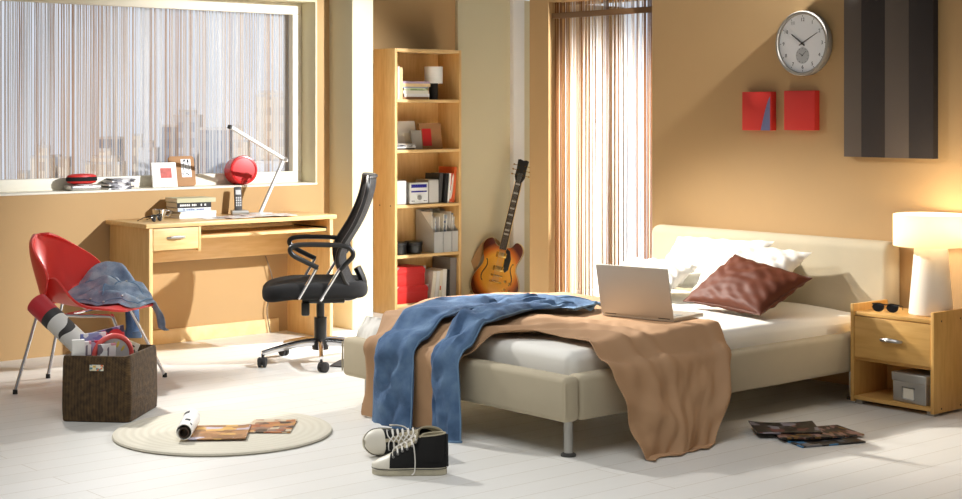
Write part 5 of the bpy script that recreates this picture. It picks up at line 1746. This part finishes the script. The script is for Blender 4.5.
sd_ = MB().lathe([(0, .0315), (.042, .0315), (.042, .0325), (0, .0326)], 40, M=K @ Matrix.Translation((0, -.062, 0))).build('small_dial', M['subdial'], t)
mb = MB()
for k in range(12):
    a = PI / 2 - k * PI / 6
    mb.box(-.0008, .0008, -.003, .003, .0324, .0330, M=K @ Matrix.Translation((math.cos(a) * .036, -.062 + math.sin(a) * .036, 0)) @ rot('Z', math.degrees(a) - 90))
mb.build('minute_marks', M['ink'], sd_)
def hand(nm, ang, ln, w_, z, ctr=(0, 0), par=None, tail=.02):
    Mh = K @ Matrix.Translation((ctr[0], ctr[1], z)) @ rot('Z', -ang)
    return MB().prism([(-w_, -tail), (w_, -tail), (w_ * .5, ln), (-w_ * .5, ln)], 0, .0012, M=Mh).build(nm, M['ink'], par or t)
hand('hour_hand', -54, .082, .0040, .036)
hand('minute_hand', 62, .112, .0030, .038)
hand('hour_hand', -58, .024, .0015, .0335, (0, -.062), sd_, .006)
hand('minute_hand', 48, .034, .0012, .0345, (0, -.062), sd_, .006)
MB().lathe([(0, .03), (.006, .03), (.006, .041), (0, .042)], 14, M=K).build('hub', M['ink'], t)
t = thing('wall_canvas', 'small square red canvas with a curved blue grey wedge, nearer the window', 'picture', (XW, 5.272, 1.375), 0, 'red canvases')
MB().box(-.042, 0, -.098, .098, -.102, .102, .003).build('canvas', M['red_canvas'], t)
wedge = [(.028, -.1018), (.090, -.1018), (.090, .078)] + [(.090 - .062 * k ** .75, .078 - .18 * k) for k in (.12, .25, .4, .55, .7, .85)]
MB().prism(wedge, .0415, .0426, M=K).build('painted_wedge', M['slate'], t)
t = thing('wall_canvas', 'small square plain red canvas, nearer the striped panel', 'picture', (XW, 4.994, 1.378), 0, 'red canvases')
MB().box(-.042, 0, -.098, .098, -.102, .102, .003).build('canvas', M['red_canvas'], t)
t = thing('striped_wall_panel', 'tall fabric wall panel with grey and charcoal vertical stripes', 'wall panel', (XW, 4.46, 1.147))
ys = [4.717, 4.613, 4.476, 4.34, 4.205]
for i in range(4):
    MB().box(-.042, 0, ys[i + 1] - 4.46, ys[i] - 4.46, 0, .94, .0015).build('stripe', M['grey_stripe'] if i % 2 == 0 else M['dark_stripe'], t)
# magazines / papers on the floor behind the bed foot
t = tag(MB().shell(lambda u, v: Vector(((u - .5) * .3, (v - .5) * .2, .004 + .012 * math.sin(u * PI) * v)), 10, 6, .006).build('magazine', M['darkgrey'], None, (5.03, 6.86, 0.0), .5), 'dark magazine on the floor behind the far corner of the bed', 'magazine')

# ------------------------------------------------------------------- camera
cam = bpy.data.cameras.new('camera'); cam.sensor_width = 36.0; cam.sensor_fit = 'HORIZONTAL'
cam.lens = 1558 / 962 * 36
cam.shift_y = -(249.5 - 112) / 962
cam.clip_start = 0.05; cam.clip_end = 2000
co = bpy.data.objects.new('camera', cam); COL.objects.link(co)
co.location = (0, 0, 1.37)
yaw_c = math.atan2(FW[1], FW[0])
co.rotation_euler = (math.radians(90), 0, yaw_c - math.radians(90))
scene.camera = co


def spot(name, loc_, tgt, power, col, size, blend, rad):
    l = bpy.data.lights.new(name, 'SPOT'); l.energy = power; l.color = col; l.spot_size = math.radians(size); l.spot_blend = blend; l.shadow_soft_size = rad
    o_ = bpy.data.objects.new(name, l); COL.objects.link(o_); o_.location = loc_
    o_.rotation_euler = (Vector(tgt) - Vector(loc_)).to_track_quat('-Z', 'Y').to_euler()
    return o_


spot('studio_spot', (6.46, 3.95, 2.62), (5.42, 8.2, .6), 1450, (.95, .97, 1.0), 47, .6, .032)
spot('studio_spot', (4.75, 7.95, 2.42), (6.0, 4.6, -.3), 1250, (1, .95, .87), 42, .7, .06)
spot('studio_spot', (3.75, 7.95, 2.62), (4.6, 4.6, 0), 410, (1, .98, .95), 70, .6, .12)
l = bpy.data.lights.new('softbox', 'AREA'); l.energy = 52; l.color = (.98, .99, 1); l.shape = 'RECTANGLE'; l.size = 3.0; l.size_y = 2.6
l.spread = math.radians(120)
o_ = bpy.data.objects.new('softbox', l); COL.objects.link(o_); o_.location = (2.4, 4.0, 3.9)
# light behind the tall window
spot('window_spot', (8.6, 6.9, 2.0), (6.5, 6.4, .5), 2600, (1, .97, .93), 60, .4, .2)
spot('added_skyline_fill', (30, 30, 60), (155, 285, -25), 3.6e6, (.97, .98, 1), 60, .3, 3.0)  # added unseen lamp, only there to brighten the skyline blocks
# bulb of the bedside lamp
l = bpy.data.lights.new('bedside_bulb', 'POINT'); l.energy = 7.5; l.color = (1, .86, .66); l.shadow_soft_size = .035
o_ = bpy.data.objects.new('bedside_bulb', l); COL.objects.link(o_); o_.location = (6.268, 4.093, .435 + .435)

w = bpy.data.worlds.new('sky'); scene.world = w; w.use_nodes = True
nt = w.node_tree; bg = nt.nodes['Background']
tc = nt.nodes.new('ShaderNodeTexCoord')
dp = nt.nodes.new('ShaderNodeVectorMath'); dp.operation = 'DOT_PRODUCT'; dp.inputs[1].default_value = (.62, .78, 0)
nt.links.new(tc.outputs['Generated'], dp.inputs[0])
mr = nt.nodes.new('ShaderNodeMapRange'); mr.inputs['From Min'].default_value = .45; mr.inputs['From Max'].default_value = .85
mr.interpolation_type = 'SMOOTHSTEP'
nt.links.new(dp.outputs['Value'], mr.inputs['Value'])
mx = nt.nodes.new('ShaderNodeMixRGB')
mx.inputs[1].default_value = (.185, .18, .172, 1)
mx.inputs[2].default_value = (.80, .84, .92, 1)
nt.links.new(mr.outputs[0], mx.inputs[0]); nt.links.new(mx.outputs[0], bg.inputs[0])
bg.inputs[1].default_value = 1.0

vs = scene.view_settings
scene.display_settings.display_device = 'sRGB'
vs.view_transform = 'Standard'; vs.look = 'None'; vs.exposure = 0.0; vs.gamma = 1.0
vs.use_curve_mapping = False
